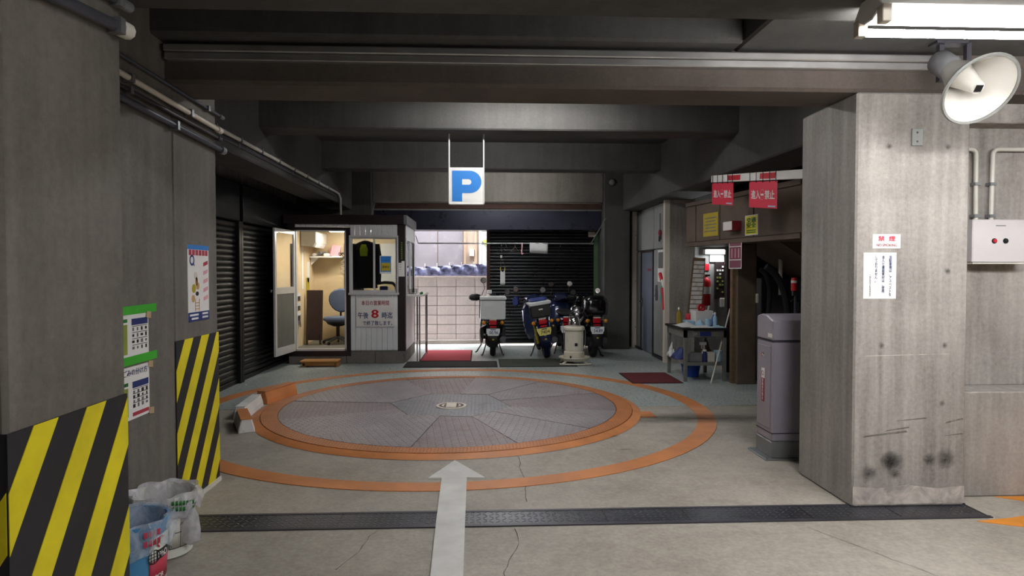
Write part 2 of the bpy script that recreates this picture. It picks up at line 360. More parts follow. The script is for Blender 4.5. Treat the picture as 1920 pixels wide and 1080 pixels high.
# ------------------------------------------------------------------ the setting
struct('floor', B(-9, 9, -8, 13.25, -.2, 0), 'dirty_floor', 'worn grey concrete garage floor')
struct('ground', B(-9, 9, 13.25, 30, -.25, -.03), 'pavement', 'pale sunlit pavement of the alley outside')
pf = MB(); pf.prism([(-3.3, 7.235, .0), (3.62, 7.215, .0), (3.62, 13.25, 0), (-3.3, 13.25, 0)], (0, 0, .003))
struct('floor_coating', pf, 'sealed_floor', 'smooth grey-green floor coating on the far half of the floor')
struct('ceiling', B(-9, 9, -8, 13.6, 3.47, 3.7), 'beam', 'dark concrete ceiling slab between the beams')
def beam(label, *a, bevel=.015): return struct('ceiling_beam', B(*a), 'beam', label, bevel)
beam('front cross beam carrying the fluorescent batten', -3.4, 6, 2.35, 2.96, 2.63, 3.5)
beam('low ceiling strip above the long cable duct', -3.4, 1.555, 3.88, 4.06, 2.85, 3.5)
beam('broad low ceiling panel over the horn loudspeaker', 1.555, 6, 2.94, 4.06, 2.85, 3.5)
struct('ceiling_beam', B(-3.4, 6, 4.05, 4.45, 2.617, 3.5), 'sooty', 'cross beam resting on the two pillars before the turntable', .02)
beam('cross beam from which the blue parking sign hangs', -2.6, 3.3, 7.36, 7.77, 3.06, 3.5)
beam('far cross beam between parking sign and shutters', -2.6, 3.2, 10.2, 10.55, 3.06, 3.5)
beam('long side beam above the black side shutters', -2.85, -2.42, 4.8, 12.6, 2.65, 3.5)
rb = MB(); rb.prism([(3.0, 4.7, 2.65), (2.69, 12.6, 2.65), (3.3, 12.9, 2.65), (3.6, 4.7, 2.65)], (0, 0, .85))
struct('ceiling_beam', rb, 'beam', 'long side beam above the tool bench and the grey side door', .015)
# hidden bays behind the camera
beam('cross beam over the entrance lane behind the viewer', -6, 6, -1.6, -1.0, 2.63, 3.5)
struct('wall_entrance', B(-6.2, 6.2, -8.1, -7.9, 0, 3.5), 'concrete', 'plain concrete wall behind the viewer')
struct('wall_lane_west', B(-6.2, -6, -8, 4.4, 0, 3.5), 'concrete', 'plain concrete wall of the entrance lane beyond the striped pillars')
struct('wall_lane_east', B(6, 6.2, -8, 13.4, 0, 3.5), 'concrete', 'plain concrete wall of the entrance lane beyond the control box')
# pillars
SLOPE = 1.55
def stripes(pil, y0, y1, top, first, width, period, place):
    """yellow bands on a black field; place(s, z, lift) puts a point of the face into the room"""
    def slab(name, P, a, b, m): build(name, MB().add([place(s, z, a) for s, z in P]+[place(s, z, b) for s, z in P], [tuple(range(len(P))), tuple(range(len(P), 2*len(P)))]+[(i, (i+1) % len(P), len(P)+(i+1) % len(P), len(P)+i) for i in range(len(P))]), m, pil)
    slab('hazard_panel', [(y0, .002), (y1, .002), (y1, top), (y0, top)], 0, .004, 'hazard_black')
    def clip(P, val, keep):
        out = []
        for i in range(len(P)):
            p, q = P[i], P[(i+1) % len(P)]; ip, iq = keep(p), keep(q)
            if ip: out.append(p)
            if ip != iq: t = (val-p[0])/(q[0]-p[0]); out.append((val, p[1]+t*(q[1]-p[1])))
        return out
    for k in range(-6, 12):
        a = first+k*period
        P = clip([(a+width-top/SLOPE, .002), (a+width, top), (a, top), (a-top/SLOPE, .002)], y0, lambda p: p[0] >= y0); P = clip(P, y1, lambda p: p[0] <= y1) if P else P
        if len(P) > 2: slab('hazard_stripe', P, .004, .006, 'hazard_yellow')
def pillar(label, *a, m='concrete'): return struct('concrete_pillar', B(*a), m, label, .012)
pl1 = pillar('near concrete pillar with wide yellow and black hazard stripes', -1.95, -1.25, 1.79, 2.377, 0, 3.5, m='dark_concrete')
stripes(pl1, 1.786, 2.375, 1.07, 1.889, .107, .248, lambda s, z, l: (-1.25+l, s, z))
stripes(pl1, 1.1, 1.789, 1.07, 1.889, .107, .248, lambda s, z, l: (-1.25-(1.79-s), 1.79-l, z))
pl2 = pillar('far striped concrete pillar carrying the tall cartoon poster', -3.7, -1.88, 4.139, 4.8, 0, 3.5, m='dark_concrete')
stripes(pl2, 4.142, 4.798, 1.067, 4.262, .125, .25, lambda s, z, l: (-1.88+l, s, z))
build('skirting', B(-1.88, -1.865, 4.145, 4.8, 0, .03), 'offwhite', pl2)
struct('wall_between_pillars', B(-3.7, -1.88, 2.0, 4.131, 0, 3.5), 'dark_concrete', 'recessed concrete wall with the two waste sorting posters', .006)
pl3 = pillar('broad lit concrete pillar with the no smoking sign', 2.342, 3.077, 4.05, 4.76, 0, 2.617)
DISC = {}
def disc(n, c, r0, r1, m, parent=None, flat=False):
    """a round stain: unit disc, scaled to its size"""
    if flat not in DISC:
        DISC[flat] = bpy.data.meshes.new(n); P = [(math.cos(2*PI*k/28), 0, math.sin(2*PI*k/28)) for k in range(28)]
        DISC[flat].from_pydata([(x, z, 0) if flat else (x, y, z) for x, y, z in P], [], [tuple(range(28))]); DISC[flat].materials.append(M(m))
    o = bpy.data.objects.new(n, DISC[flat]); COL.objects.link(o); o.parent = parent; o.location = c; o.scale = (r0, r1, 1) if flat else (r0, 1, r1); return o
def blot(n, cx, cz, rx, rz, m, Y=4.05): disc(n, (cx, Y-.0015-.0003*random.random(), cz), rx, rz, m, pl3)
film('scuff', '#857d75', .3, .9); film('plaster', '#d8cfc6', .7, .9)
for cx, cz, r in ((2.58, .3, .035), (2.6, .285, .045), (2.84, .3, .025), (2.95, .305, .04), (2.62, .21, .02), (2.45, .22, .03)): blot('scuff_mark', cx, cz, r*1.9, r*1.8, 'smudge_wall')
build('patch', MB().prism([(2.345, 4.05, .02), (3.074, 4.05, .02), (3.074, 4.05, .13), (2.9, 4.05, .115), (2.7, 4.05, .14), (2.5, 4.05, .12), (2.345, 4.05, .135)], (0, -.002, 0)), 'plaster', pl3)
for cx, cz, w, h in ((2.55, .47, .3, .012), (2.63, .5, .16, .008), (3.0, .55, .12, .01), (2.72, .56, .2, .006), (3.0, .46, .12, .005), (2.68, .97, .6, .004)):
    build('scratch', MB().prism([(cx-w/2, 4.05, cz-h*2), (cx+w/2, 4.05, cz+h*.6), (cx+w/2.2, 4.05, cz+h*1.6), (cx-w/2.4, 4.05, cz-h)], (0, -.0012, 0)), 'scuff' if cz < .6 else 'plaster', pl3)
for x, z in ((2.52, 1.03), (2.93, 1.03), (2.92, .66), (2.55, 2.28), (2.93, 2.28), (2.94, 1.5)):
    disc('tie_hole', (x, 4.0488, z), .024, .024, 'smudge_wall', pl3)
# wall beyond the lit pillar
wr = struct('wall_right', B(3.077, 6, 4.466, 4.7, .7, 3.5), 'concrete', 'upper concrete wall behind the white control box', .004)
struct('wall_right_plinth', B(3.077, 6, 4.21, 4.7, 0, .7), 'concrete', 'projecting low concrete wall beneath the control box', .008)
struct('wall_right_lintel', B(3.077, 6, 4.3, 4.7, 2.49, 2.86), 'concrete', 'concrete lintel behind the horn loudspeaker', .008)
for z in (1.0, 1.42, 1.95, 2.4):
    build('bolt', MB().lathe([(0, .012), (.01, .01), (.012, 0)], (3.13, 4.466, z), (0, -1, 0), 8), 'iron', wr)
# far wall and the side walls of the turntable bay
struct('wall_left', B(-3.75, -3.45, 4.8, 13.3, 0, 3.5), 'concrete', 'concrete wall behind the black side shutters')
pillar('slim back pillar behind the attendant booth', -3.5, -2.06, 12.52, 13.3, 0, 3.5, m='beam')
bp = pillar('dark back pillar beside the closed shutter', 2.33, 2.83, 12.52, 13.3, 0, 3.5, m='beam')
struct('wall_back', B(-2.06, 2.33, 12.62, 13.3, 2.81, 3.5), 'dark_concrete', 'concrete lintel above the back shutter box', .01)
struct('wall_right_inner', B(3.05, 3.25, 10.72, 13.3, 0, 3.0), 'steel_grey', 'partition wall behind the grey steel wall panels')
struct('wall_far_right', B(2.83, 3.25, 13.1, 13.3, 0, 3.5), 'beam', 'dark corner wall at the end of the grey panels')
struct('wall_nook', B(3.05, 3.42, 10.6, 10.72, 0, 2.9), 'concrete', 'grey-green plastered wall beside the leaning key board')
struct('wall_nook_side', B(3.42, 3.46, 10.6, 11.3, 0, 2.9), 'concrete', 'return of the nook wall behind the key board')
struct('wall_nook_back', B(3.4, 6, 11.2, 11.3, 0, 3.5), 'panel_grey', 'pale wall lit by the small lamp in the tool nook')
struct('wall_machine_room', B(3.62, 6, 9.6, 9.7, 0, 3.5), 'dark_brown', 'dark wall of the machine room past the brown pier')
struct('wall_machine_end', B(3.062, 6, 4.7, 4.76, 0, 3.5), 'dark_brown', 'dark wall behind the barrier machine')
# wall panels and the side door, each its own piece
pan = thing('wall_panelling', 'grey steel wall panels around the narrow grey door', None, (3.05, 11.8, 0), kind='structure')
for y0, y1, z0, z1 in ((12.42, 12.8, 0, 1.87), (12.42, 12.8, 1.88, 2.64), (11.5, 12.41, 1.88, 2.64), (10.74, 11.49, 1.88, 2.64), (10.74, 11.49, .05, 1.87)):
    build('panel', B(3.02, 3.05, y0+.008, y1-.008, z0+.006, z1-.006), 'panel_grey', pan, .004)
for y0, y1 in ((10.74, 11.49), (12.42, 12.8)): build('base_rail', B(3.0, 3.05, y0, y1, 0, .05), 'dark_trim', pan)
d1 = thing('door_1', 'narrow grey steel door with a lever handle between the panels', None, (3.03, 12, 0), kind='structure')
build('door_leaf', B(3.022, 3.05, 11.54, 12.36, .03, 1.84), 'door_grey', d1, .004)
for y in (11.51, 12.38): build('door_frame', B(3.005, 3.05, y-.02, y+.02, 0, 1.87), 'dark_trim', d1)
build('door_frame', B(3.005, 3.05, 11.49, 12.4, 1.84, 1.875), 'dark_trim', d1)
build('handle', MB().tube([(3.02, 12.3, .93), (2.97, 12.3, .93), (2.97, 12.18, .93)], .011), 'chrome', d1); build('handle_plate', B(3.012, 3.022, 12.27, 12.33, .84, 1.0), 'iron', d1)
build('name_plate', B(3.014, 3.022, 11.7, 11.9, 1.5, 1.54), 'deep_red', d1)
for X0, X1, Y0, lab in ((2.94, 3.05, 12.82, 'cream steel post next to the dark back pillar'), (2.97, 3.1, 10.62, 'cream steel post standing behind the tool bench')):
    p = tag(build('steel_post', B(X0, X1, Y0, Y0+.1, 0, 2.66), 'cream', None, .004), lab, None, None, 'structure')
    for z in (.4, 1.3, 2.2): build('screw', MB().lathe([(0, .005), (.008, .003), (.009, 0)], ((X0+X1)/2+.02, Y0, z), (0, -1, 0), 8), 'iron', p)
# black side shutters
def corrugated(u0, u1, z0, z1, pitch, depth, place):
    rows = []; n = int((z1-z0)/pitch)
    for i in range(n):
        for t, d in ((0, 0), (.12, .55), (.35, 1), (.65, 1), (.88, .55)):
            z = z0+(i+t)*pitch; rows.append([place(u0, depth*d, z), place(u1, depth*d, z)])
    return MB().sheet(rows)
for k, (y0, y1, lab) in enumerate(((4.88, 8.92, 'near black side shutter behind the striped pillar'), (9.06, 12.4, 'far black side shutter beside the attendant booth'))):
    sh = thing('roller_shutter', lab, 'shutter', (-3.2, (y0+y1)/2, 0), 'black side shutters')
    build('curtain', corrugated(y0, y1, .06, 2.16, .072, .022, lambda u, d, z: (-3.27+d, u, z)), 'side_shutter', sh)
    build('bottom_rail', B(-3.29, -3.24, y0, y1, .0, .06), 'side_shutter', sh, .004)
    build('box', B(-3.44, -3.19, y0, y1, 2.16, 2.66), 'side_shutter', sh, .01)
    for y in (y0-.03, y1+.03): build('guide', B(-3.32, -3.2, y-.035, y+.035, 0, 2.16), 'side_shutter', sh, .004)
# back shutter
bs = thing('roller_shutter', 'closed black back shutter behind the parked scooters', 'shutter', (1.2, 13.2, 0))
build('curtain', corrugated(.17, 2.25, .12, 2.4, .065, .02, lambda u, d, z: (u, 13.24-d, z)), 'shutter_black', bs)
build('bottom_rail', B(.17, 2.25, 13.2, 13.25, .06, .12), 'shutter_black', bs, .004)
build('guide', B(.1, .17, 13.16, 13.28, 0, 2.3), 'rust', bs, .004); build('guide', B(2.25, 2.34, 13.16, 13.28, 0, 2.3), 'green_paint', bs, .004)
build('box', B(-2.05, 2.32, 12.78, 13.28, 2.29, 2.68), 'housing', bs, .01); build('box_lip', B(-2.05, 2.32, 12.76, 12.8, 2.66, 2.69), 'galv', bs)
build('rust_rail', B(-2.05, 2.32, 12.7, 12.82, 2.69, 2.79), 'rust', bs); build('latch_box', B(.11, .2, 13.06, 13.16, .98, 1.12), 'white', bs, .006)
build('side_track', MB().tube([(2.36, 12.62, .75), (2.36, 12.62, 2.1), (2.4, 12.6, 2.25), (2.4, 12.55, 2.7)], .012), 'galv', bs)
# alley: block wall, tarp, house
bw = struct('wall_alley', B(-3, 1.2, 14.04, 14.16, -.03, 1.33), 'plinth', 'garden wall of concrete blocks in the bright alley')
blk = None
for r in range(7):
    for c in range(10):
        x = -3+c*.4+.2+.06; z = -.03+r*.2
        if blk is None:
            blk = build('block', B(-.196, .196, 14.0, 14.05, .004, .196), 'block', bw, .005); blk.location = (x, 0, z)
        else: share(blk, 'block', bw, (x, random.uniform(-.004, .004), z))
build('coping', B(-3, 1.2, 13.98, 14.18, 1.372, 1.392), 'block', bw); build('kerb', B(-3, 1.2, 13.9, 14.0, -.03, .05), 'pavement', bw, .01)
rows = []
for i in range(7):
    t = i/6; rows.append([(x, 14.1+.12*t+.03*math.sin(x*23+i)+random.uniform(-.01, .01), 1.385+(.19+.09*(x+1.5)/1.7)*math.sin(t*PI/2)+.008*math.sin(x*31)) for x in [-2.2+.06*k for k in range(48)]])
one('tarpaulin', MB().sheet(rows), 'tarp', 'crumpled blue-grey tarpaulin on top of the block wall', 'tarpaulin', solid=.004)
for k in range(5): one('tarp_peg', B(-1.22+k*.26, -1.2+k*.26, 14.2, 14.22, 1.39, 1.66+.01*k), 'white', ['first', 'second', 'third', 'fourth', 'fifth'][k]+' white peg behind the tarpaulin counted from the booth', 'peg', 'white pegs along the block wall')
hs = thing('house', 'pale house with frosted windows across the alley', 'house', (0, 15.6, 0))
build('wall', B(-5, 4, 15.5, 15.8, -.03, 5), 'house_wall', hs)
for x0, x1, parts in ((-1.62, -.42, 2), (.0, .85, 1)):
    w = build('window', MB().box(x0-.06, x1+.06, 15.44, 15.5, 1.52, 1.58).box(x0-.06, x1+.06, 15.44, 15.5, 2.75, 2.81).box(x0-.06, x0, 15.44, 15.5, 1.58, 2.75).box(x1, x1+.06, 15.44, 15.5, 1.58, 2.75), 'house_frame' if parts == 2 else 'white', hs)
    for q in range(parts):
        a = x0+(x1-x0)*q/parts; b = x0+(x1-x0)*(q+1)/parts
        build('pane', B(a+.01, b-.01, 15.47, 15.49, 1.58, 2.75), 'frosted' if parts == 2 else 'panel_grey', w)
build('pipe', MB().tube([(-.14, 15.45, .5), (-.14, 15.45, 3)], .03), 'house_frame', hs); build('meter_box', B(-.28, -.18, 15.4, 15.5, 1.85, 2.0), 'white', hs)
one('window_cloth', MB().prism([(.02, 15.44, 2.2), (.28, 15.44, 2.3), (.33, 15.44, 2.12), (.12, 15.44, 2.08)], (0, .025, 0)), 'olive', 'pale green folded cloth before the far house window', 'cloth')
# ------------------------------------------------------------------ floor: turntable, markings, drain
TX, TY, TR = -.34, 7.28, 1.80
tt = thing('car_turntable', 'round steel car turntable with an orange rim set in the floor', 'turntable', (TX, TY, 0))
build('base_disc', MB().lathe([(0, .012), (TR+.02, .012), (TR+.02, 0)], (TX, TY, 0), (0, 0, 1), 96), 'black', tt)
build('rim', annulus(TX, TY, TR+.004, 1.965, 0, .034, 128), 'orange_steel', tt)
build('rim_skirt', MB().lathe([(1.972, 0), (1.972, .03), (2.02, .018), (2.06, .003)], (TX, TY, 0), (0, 0, 1), 128), 'orange_paint', tt)
HEX = [math.radians(a) for a in (172, 233, 291, 346, 412, 472)]
HV = [Vector((.68*math.cos(a), .68*math.sin(a), 0)) for a in HEX]
def shrink(P, g):
    c = sum(P, Vector())/len(P); return [c+(p-c)*(1-g/(p-c).length) for p in P]
hub = build('hub_plate', MB().prism([p+Vector((TX, TY, .013)) for p in shrink(HV, .004)], (0, 0, .019)), 'tread_plate_hub', tt)
seams = []
for i in range(6):
    a, b = HEX[i], HEX[(i+1) % 6]+(2*PI if i == 5 else 0)
    seams += [(a, HV[i]), ((a+b)/2, (HV[i]+HV[(i+1) % 6])/2)]
for i in range(12):
    a, p = seams[i]; b, q = seams[(i+1) % 12]; b = b if b > a else b+2*PI
    P = [p]+[Vector((TR*math.cos(a+(b-a)*k/10), TR*math.sin(a+(b-a)*k/10), 0)) for k in range(11)]+[q]
    P = shrink(P, .004); mid = (a+b)/2+random.choice((0, PI/4))*(i % 2)
    R = Rz(-mid); o = build('tread_plate', MB().prism([R @ v+Vector((TX, TY, .013)) for v in P], (0, 0, .018+.002*(i % 3))), 'tread_plate' if i % 3 else 'tread_plate_rusty', tt)
    for v in o.data.vertices: v.co.z = v.co.z
    o.rotation_euler = (0, 0, mid)
mh = build('manhole_ring', annulus(-.33, 7.17, .135, .165, .03, .042, 40), 'cream', tt)
build('manhole_lid', MB().lathe([(0, .038), (.13, .038), (.133, .03)], (-.33, 7.17, 0), (0, 0, 1), 32), 'brown_top', mh)
build('manhole_bar', B(-.385, -.275, 7.06, 7.28, .036, .046), 'cream', mh)
for s in (-1, 1): build('manhole_arc', annulus(-.33, 7.17, .085, .105, .036, .043, 14, (0 if s > 0 else PI)-.7, (0 if s > 0 else PI)+.7), 'cream', mh)
# painted markings
mk = struct('floor_ring_line', annulus(TX, TY, 2.62, 2.80, .001, .0055, 160), 'orange_paint', 'outer orange circle painted around the turntable')
struct('floor_tab', B(1.62, 1.79, 6.66, 6.93, .0, .006), 'orange_paint', 'short orange painted tab at the edge of the turntable')
ar = struct('floor_arrow', MB().prism([(-.212, 5.19, .0), (-.386, 4.75, 0), (-.29, 4.75, 0), (-.272, 3.9, 0), (-.252, 3.2, 0), (-.24, 2.2, 0), (-.075, 2.2, 0), (-.092, 3.2, 0), (-.1, 3.9, 0), (-.109, 4.75, 0), (.025, 4.74, 0)], (0, 0, .0105)), 'white_paint', 'white painted arrow on the floor pointing at the turntable')
op = struct('floor_patch', MB().prism([(2.96, 3.79, 0), (3.2, 3.68, 0), (3.5, 3.2, 0), (4.6, 3.1, 0), (4.6, 4.2, 0), (3.62, 4.2, 0), (3.4, 4.2, 0), (3.52, 4.12, 0), (3.45, 3.9, 0), (3.2, 3.83, 0)], (0, 0, .004)), 'bright_orange', 'bright orange painted floor patch beside the low wall')
film('crack', '#4a443e', .6, .9)
def crack(pts, w=.0035):
    L = []; R = []
    for x, y in pts: L.append((x-w*random.uniform(.3, 1), y, .004)); R.append((x+w*random.uniform(.3, 1), y, .004))
    struct('floor_crack', MB().sheet([L, R]), 'crack', 'hairline crack in the concrete from (%.1f)' % pts[0][1] if 0 else CRACK.pop(0))
CRACK = ['thin crack in the floor between the arrow and the turntable', 'thin crack in the floor on the viewer side of the drain', 'thin crack in the floor under the lit pillar corner', 'faint crack in the floor beside the arrow shaft']
def walk(x, y, dx, dy, n):
    P = []
    for _ in range(n): P.append((x, y)); x += dx+random.uniform(-.02, .02); y += dy
    return P
crack(walk(.27, 5.35, .008, -.085, 14)); crack(walk(.19, 3.8, -.006, -.07, 16)); crack(walk(1.9, 3.75, .05, -.09, 14), .004); crack(walk(-.6, 3.8, -.02, -.07, 8), .003)
film('oil_stain', '#3a342e', .3, .8)
for cx, cy, rx, ry, lab in ((2.2, 6.6, .9, .2, 'dark tyre smear on the floor next to the turntable tab'), (1.15, 5.9, .1, .03, 'small black scuff on the floor inside the orange circle'), (1.2, 5.45, .08, .015, 'curved black skid mark inside the orange circle')):
    tag(disc('floor_stain', (cx, cy, .0062), rx*1.15, ry*1.3, 'smudge_floor', None, True), lab, None, None, 'structure')
dr = struct('floor_drain', B(-1.75, 3.1, 3.84, 4.098, -.05, .002), 'black', 'long drain channel with black chequered covers across the floor')
xs = [-1.74, -.85, -.05, .75, 1.25, 2.0, 2.55, 3.08]
for a, b in zip(xs, xs[1:]): build('cover', B(a+.003, b-.003, 3.872, 4.066, 0, .006), 'drain_plate', dr)
for y in (3.838, 4.07): build('frame_bar', B(-1.75, 3.1, y, y+.028, 0, .008), 'iron', dr)
# concrete wheel stops along the rim
def stop(a0, a1, top, end, r, w, h, lab):
    t = thing('wheel_stop', lab, 'wheel stop', (TX+r*math.cos((a0+a1)/2), TY+r*math.sin((a0+a1)/2), 0), 'wheel stops beside the turntable')
    c0 = Vector((TX+r*math.cos(a0), TY+r*math.sin(a0), 0)); c1 = Vector((TX+r*math.cos(a1), TY+r*math.sin(a1), 0)); d = (c1-c0).normalized(); n = Vector((-d.y, d.x, 0))
    sec = lambda c, k: [c+n*w*k, c+n*w*k*.9+UZ*h*.4, c+n*w*.62*k+UZ*h*.97, c-n*w*.62*k+UZ*h*.97, c-n*w*.9*k+UZ*h*.4, c-n*w*k]
    build('body', MB().loft([sec(c0, 1), sec(c0+d*.02, 1), sec(c1, 1)], smooth=False), end, t, .008)
    build('painted_top', MB().prism([c0+n*w*.66+UZ*h*.975, c1+n*w*.66+UZ*h*.975, c1-n*w*.66+UZ*h*.975, c0-n*w*.66+UZ*h*.975], UZ*.006), top, t)
    return t
stop(math.radians(211), math.radians(197), 'brown_top' if 0 else 'orange_paint', 'white_paint', 2.135, .075, .13, 'chipped wheel stop with white end nearest the drain')
stop(math.radians(194), math.radians(176), 'white_paint', 'white_paint', 2.16, .075, .13, 'white wheel stop between the two orange ones')
stop(math.radians(174), math.radians(157), 'orange_paint', 'orange_paint', 2.14, .085, .15, 'orange wheel stop pointing at the attendant booth')
# mats
def floor_mat(m, lab, x0, x1, y0, y1, z=.003):
    t = thing('floor_mat', lab, 'mat', ((x0+x1)/2, (y0+y1)/2, 0))
    build('pile', B(x0+.02, x1-.02, y0+.02, y1-.02, z, z+.012), m, t, .004); build('edge', B(x0, x1, y0, y1, z, z+.006), 'rubber', t)
floor_mat('mat_dark', 'black floor mat along the booth corner', -1.22, .25, 10.25, 10.92)
floor_mat('mat_olive', 'dark olive floor mat in front of the scooters', .28, 1.5, 10.25, 11.15)
floor_mat('mat_red', 'red floor mat beside the booth counter', -1.03, -.17, 10.97, 12.45)
floor_mat('mat_maroon', 'dark maroon floor mat in front of the tool bench', 2.0, 2.69, 8.66, 9.56)
# ------------------------------------------------------------------ lamps and ceiling fittings
def batten(lab, x0, x1, y, z, two=True, along='x', group='fluorescent battens', tm='tube'):
    c = ((x0+x1)/2, y, z) if along == 'x' else (y, (x0+x1)/2, z); t = thing('fluorescent_lamp', lab, 'lamp', c, group)
    def P(a, b, zz): return (a, b, zz) if along == 'x' else (b, a, zz)
    bx = MB(); q = [P(x0, y-.05, z), P(x0, y-.1, z-.06), P(x0, y-.03, z-.1), P(x0, y+.03, z-.1), P(x0, y+.1, z-.06), P(x0, y+.05, z)]
    bx.prism(q, Vector(P(x1, 0, 0))-Vector(P(x0, 0, 0))); build('body', bx, 'white', t, .004)
    for s in ((-1, 1) if two else (0,)):
        yy, zz = y+s*.085, z-.112+(0 if s else -.03)
        build('tube', MB().tube([P(x0+.04, yy, zz), P(x1-.04, yy, zz)], .016, 10), tm, t)
        for e in (x0+.02, x1-.02): build('lamp_holder', B(*(sorted((e-.02, e+.02))+[yy-.022, yy+.022] if along == 'x' else [yy-.022, yy+.022, e-.02, e+.02]), zz-.02, zz+.05), 'cream', t, .003)
    return t
batten('lit twin tube fluorescent batten above the horn loudspeaker', 1.6, 2.86, 2.70, 2.63)
batten('fluorescent batten farther along the same beam past the horn loudspeaker', 3.1, 4.36, 2.70, 2.63, two=False)
for k, (x, y) in enumerate(((.9, .4), (2.6, .4), (.9, -2.2), (2.6, -2.2))):
    batten(['lane batten above the viewer', 'lane batten above and beside the viewer', 'lane batten behind the viewer', 'lane batten behind and beside the viewer'][k]+' on the garage ceiling', x, x+1.25, y, 3.46)
batten('fluorescent batten behind the cross beam over the turntable', -.2, 1.05, 6.5, 3.46, tm='tube_bay')
batten('single tube batten hidden behind the beam of the parking sign', -.4, .85, 8.4, 3.46, tm='tube_bay', two=False)
batten('single tube batten hidden behind the far cross beam', -.2, 1.05, 11.4, 3.46, tm='tube_bay', two=False)
du = thing('cable_duct', 'long pale metal cable duct under the ceiling along the beam', 'duct', (0, 4.02, 2.74))
build('tray', B(-1.86, 2.95, 4.0, 4.05, 2.742, 2.785), 'alu', du, .004); build('cover_strip', B(-1.86, 2.95, 3.985, 4.05, 2.787, 2.83), 'alu', du, .006)
# horn loudspeaker
hn = thing('horn_loudspeaker', 'white horn loudspeaker with iron bracket under the ceiling', 'loudspeaker', (2.85, 3.75, 2.5))
mouth = onY(1838, 168, 3.5); ax = Vector((.02, -.78, -.62)).normalized(); back = mouth-ax*.30
build('bell', MB().lathe([(.045, -.30), (.06, -.27), (.085, -.2), (.12, -.1), (.165, -.03), (.192, 0), (.2, .004), (.2, -.006), (.191, -.006), (.167, -.038), (.122, -.108)], mouth, ax, 40), 'horn_white', hn)
build('rim', MB().lathe([(.187, .006), (.199, .01), (.205, .0), (.199, -.012), (.19, -.006), (.187, .006)], mouth, ax, 40), 'steel_grey', hn)
re = build('reflector_cone', MB().lathe([(.075, -.2), (.066, -.17), (.048, -.09), (.036, -.03), (.034, -.02), (0, -.018)], mouth, ax, 28), 'horn_white', hn)
v_ = ax.cross(UX).normalized(); card('badge', mouth-ax*.016, v_.cross(ax), v_, .04, .038, 'black', re)
build('driver_housing', MB().lathe([(0, -.42), (.055, -.42), (.07, -.4), (.07, -.3), (.062, -.27), (.045, -.25)], mouth, ax, 28), 'grey_mid', hn)
hb = mouth-ax*.34
for px in (1765, 1816):
    p = onY(px, 128, hb.y+.05); build('bracket_arm', MB().prism([(p.x-.012, p.y, 2.85), (p.x+.018, p.y, 2.85), (p.x+.018, p.y, 2.62), (p.x-.012, p.y, 2.62)], (0, .03, 0)), 'iron', hn)
    build('bracket_foot', MB().prism([(p.x-.012, p.y, 2.64), (p.x+.018, p.y, 2.64), tuple(hb+Vector((.02, 0, .0))), tuple(hb+Vector((-.02, 0, 0)))], (0, .03, 0)), 'iron', hn)
build('bracket_plate', B(onY(1762, 90, hb.y).x, onY(1822, 90, hb.y).x, hb.y+.02, hb.y+.1, 2.835, 2.85), 'iron', hn)
# small items on the lit pillar and wall
jp = thing('junction_plate', 'small steel blank plate screwed to the lit pillar', 'plate', (2.727, 4.05, 2.28))
build('plate', B(2.692, 2.763, 4.042, 4.05, 2.284, 2.392), 'steel_grey', jp, .002)
for z in (2.31, 2.366): build('screw', MB().lathe([(0, .003), (.006, .002), (.007, 0)], (2.727, 4.042, z), (0, -1, 0), 8), 'iron', jp)
ns = thing('no_smoking_sign', 'small white no smoking sign with red letters on the lit pillar', 'sign', (2.54, 4.05, 1.64))
build('board', B(2.451, 2.63, 4.046, 4.05, 1.641, 1.731), 'paper', ns); text('禁  煙', (2.54, 4.046, 1.703), UX, UZ, .11, .032, 'flag_red', ns); text('NO SMOKING', (2.54, 4.046, 1.662), UX, UZ, .13, .017, 'deep_red', ns, bold=.005)
asb = thing('asbestos_notice', 'white notice with columns of blue writing on the lit pillar', 'sign', (2.5, 4.05, 1.32))
build('sheet', B(2.395, 2.606, 4.047, 4.05, 1.325, 1.615), 'paper', asb)
for k, (s, n) in enumerate((('当駐車場は、アスベストを', .02), ('含んだ建設資材は、使用', .02), ('しておりません。', .02))): vtext(s, (2.567-.046*k, 4.047, 1.597), UX, UZ, n, 'navy', asb, bold=.01)
vtext('一般社団法人駐車場協会', (2.437, 4.047, 1.475), UX, UZ, .0115, 'black', asb, bold=0)
cb = thing('control_box', 'white control box with a red and a black push button', 'switch box', (3.54, 4.4, 1.55))
build('case', B(3.346, 3.728, 4.37, 4.466, 1.559, 1.851), 'box_white', cb, .006); build('bottom_flange', B(3.345, 3.73, 4.362, 4.466, 1.548, 1.556), 'offwhite', cb)
for x, m in ((3.5, 'red'), (3.58, 'black')):
    b_ = build('button_bezel', MB().lathe([(0, .006), (.017, .006), (.019, 0)], (x, 4.37, 1.705), (0, -1, 0), 16), 'black', cb); build('button', MB().lathe([(0, .014), (.011, .013), (.013, .004)], (x, 4.37, 1.705), (0, -1, 0), 16), m, b_)
build('marking', B(3.51, 3.58, 4.3685, 4.37, 1.806, 1.812), 'grey_mid', cb)
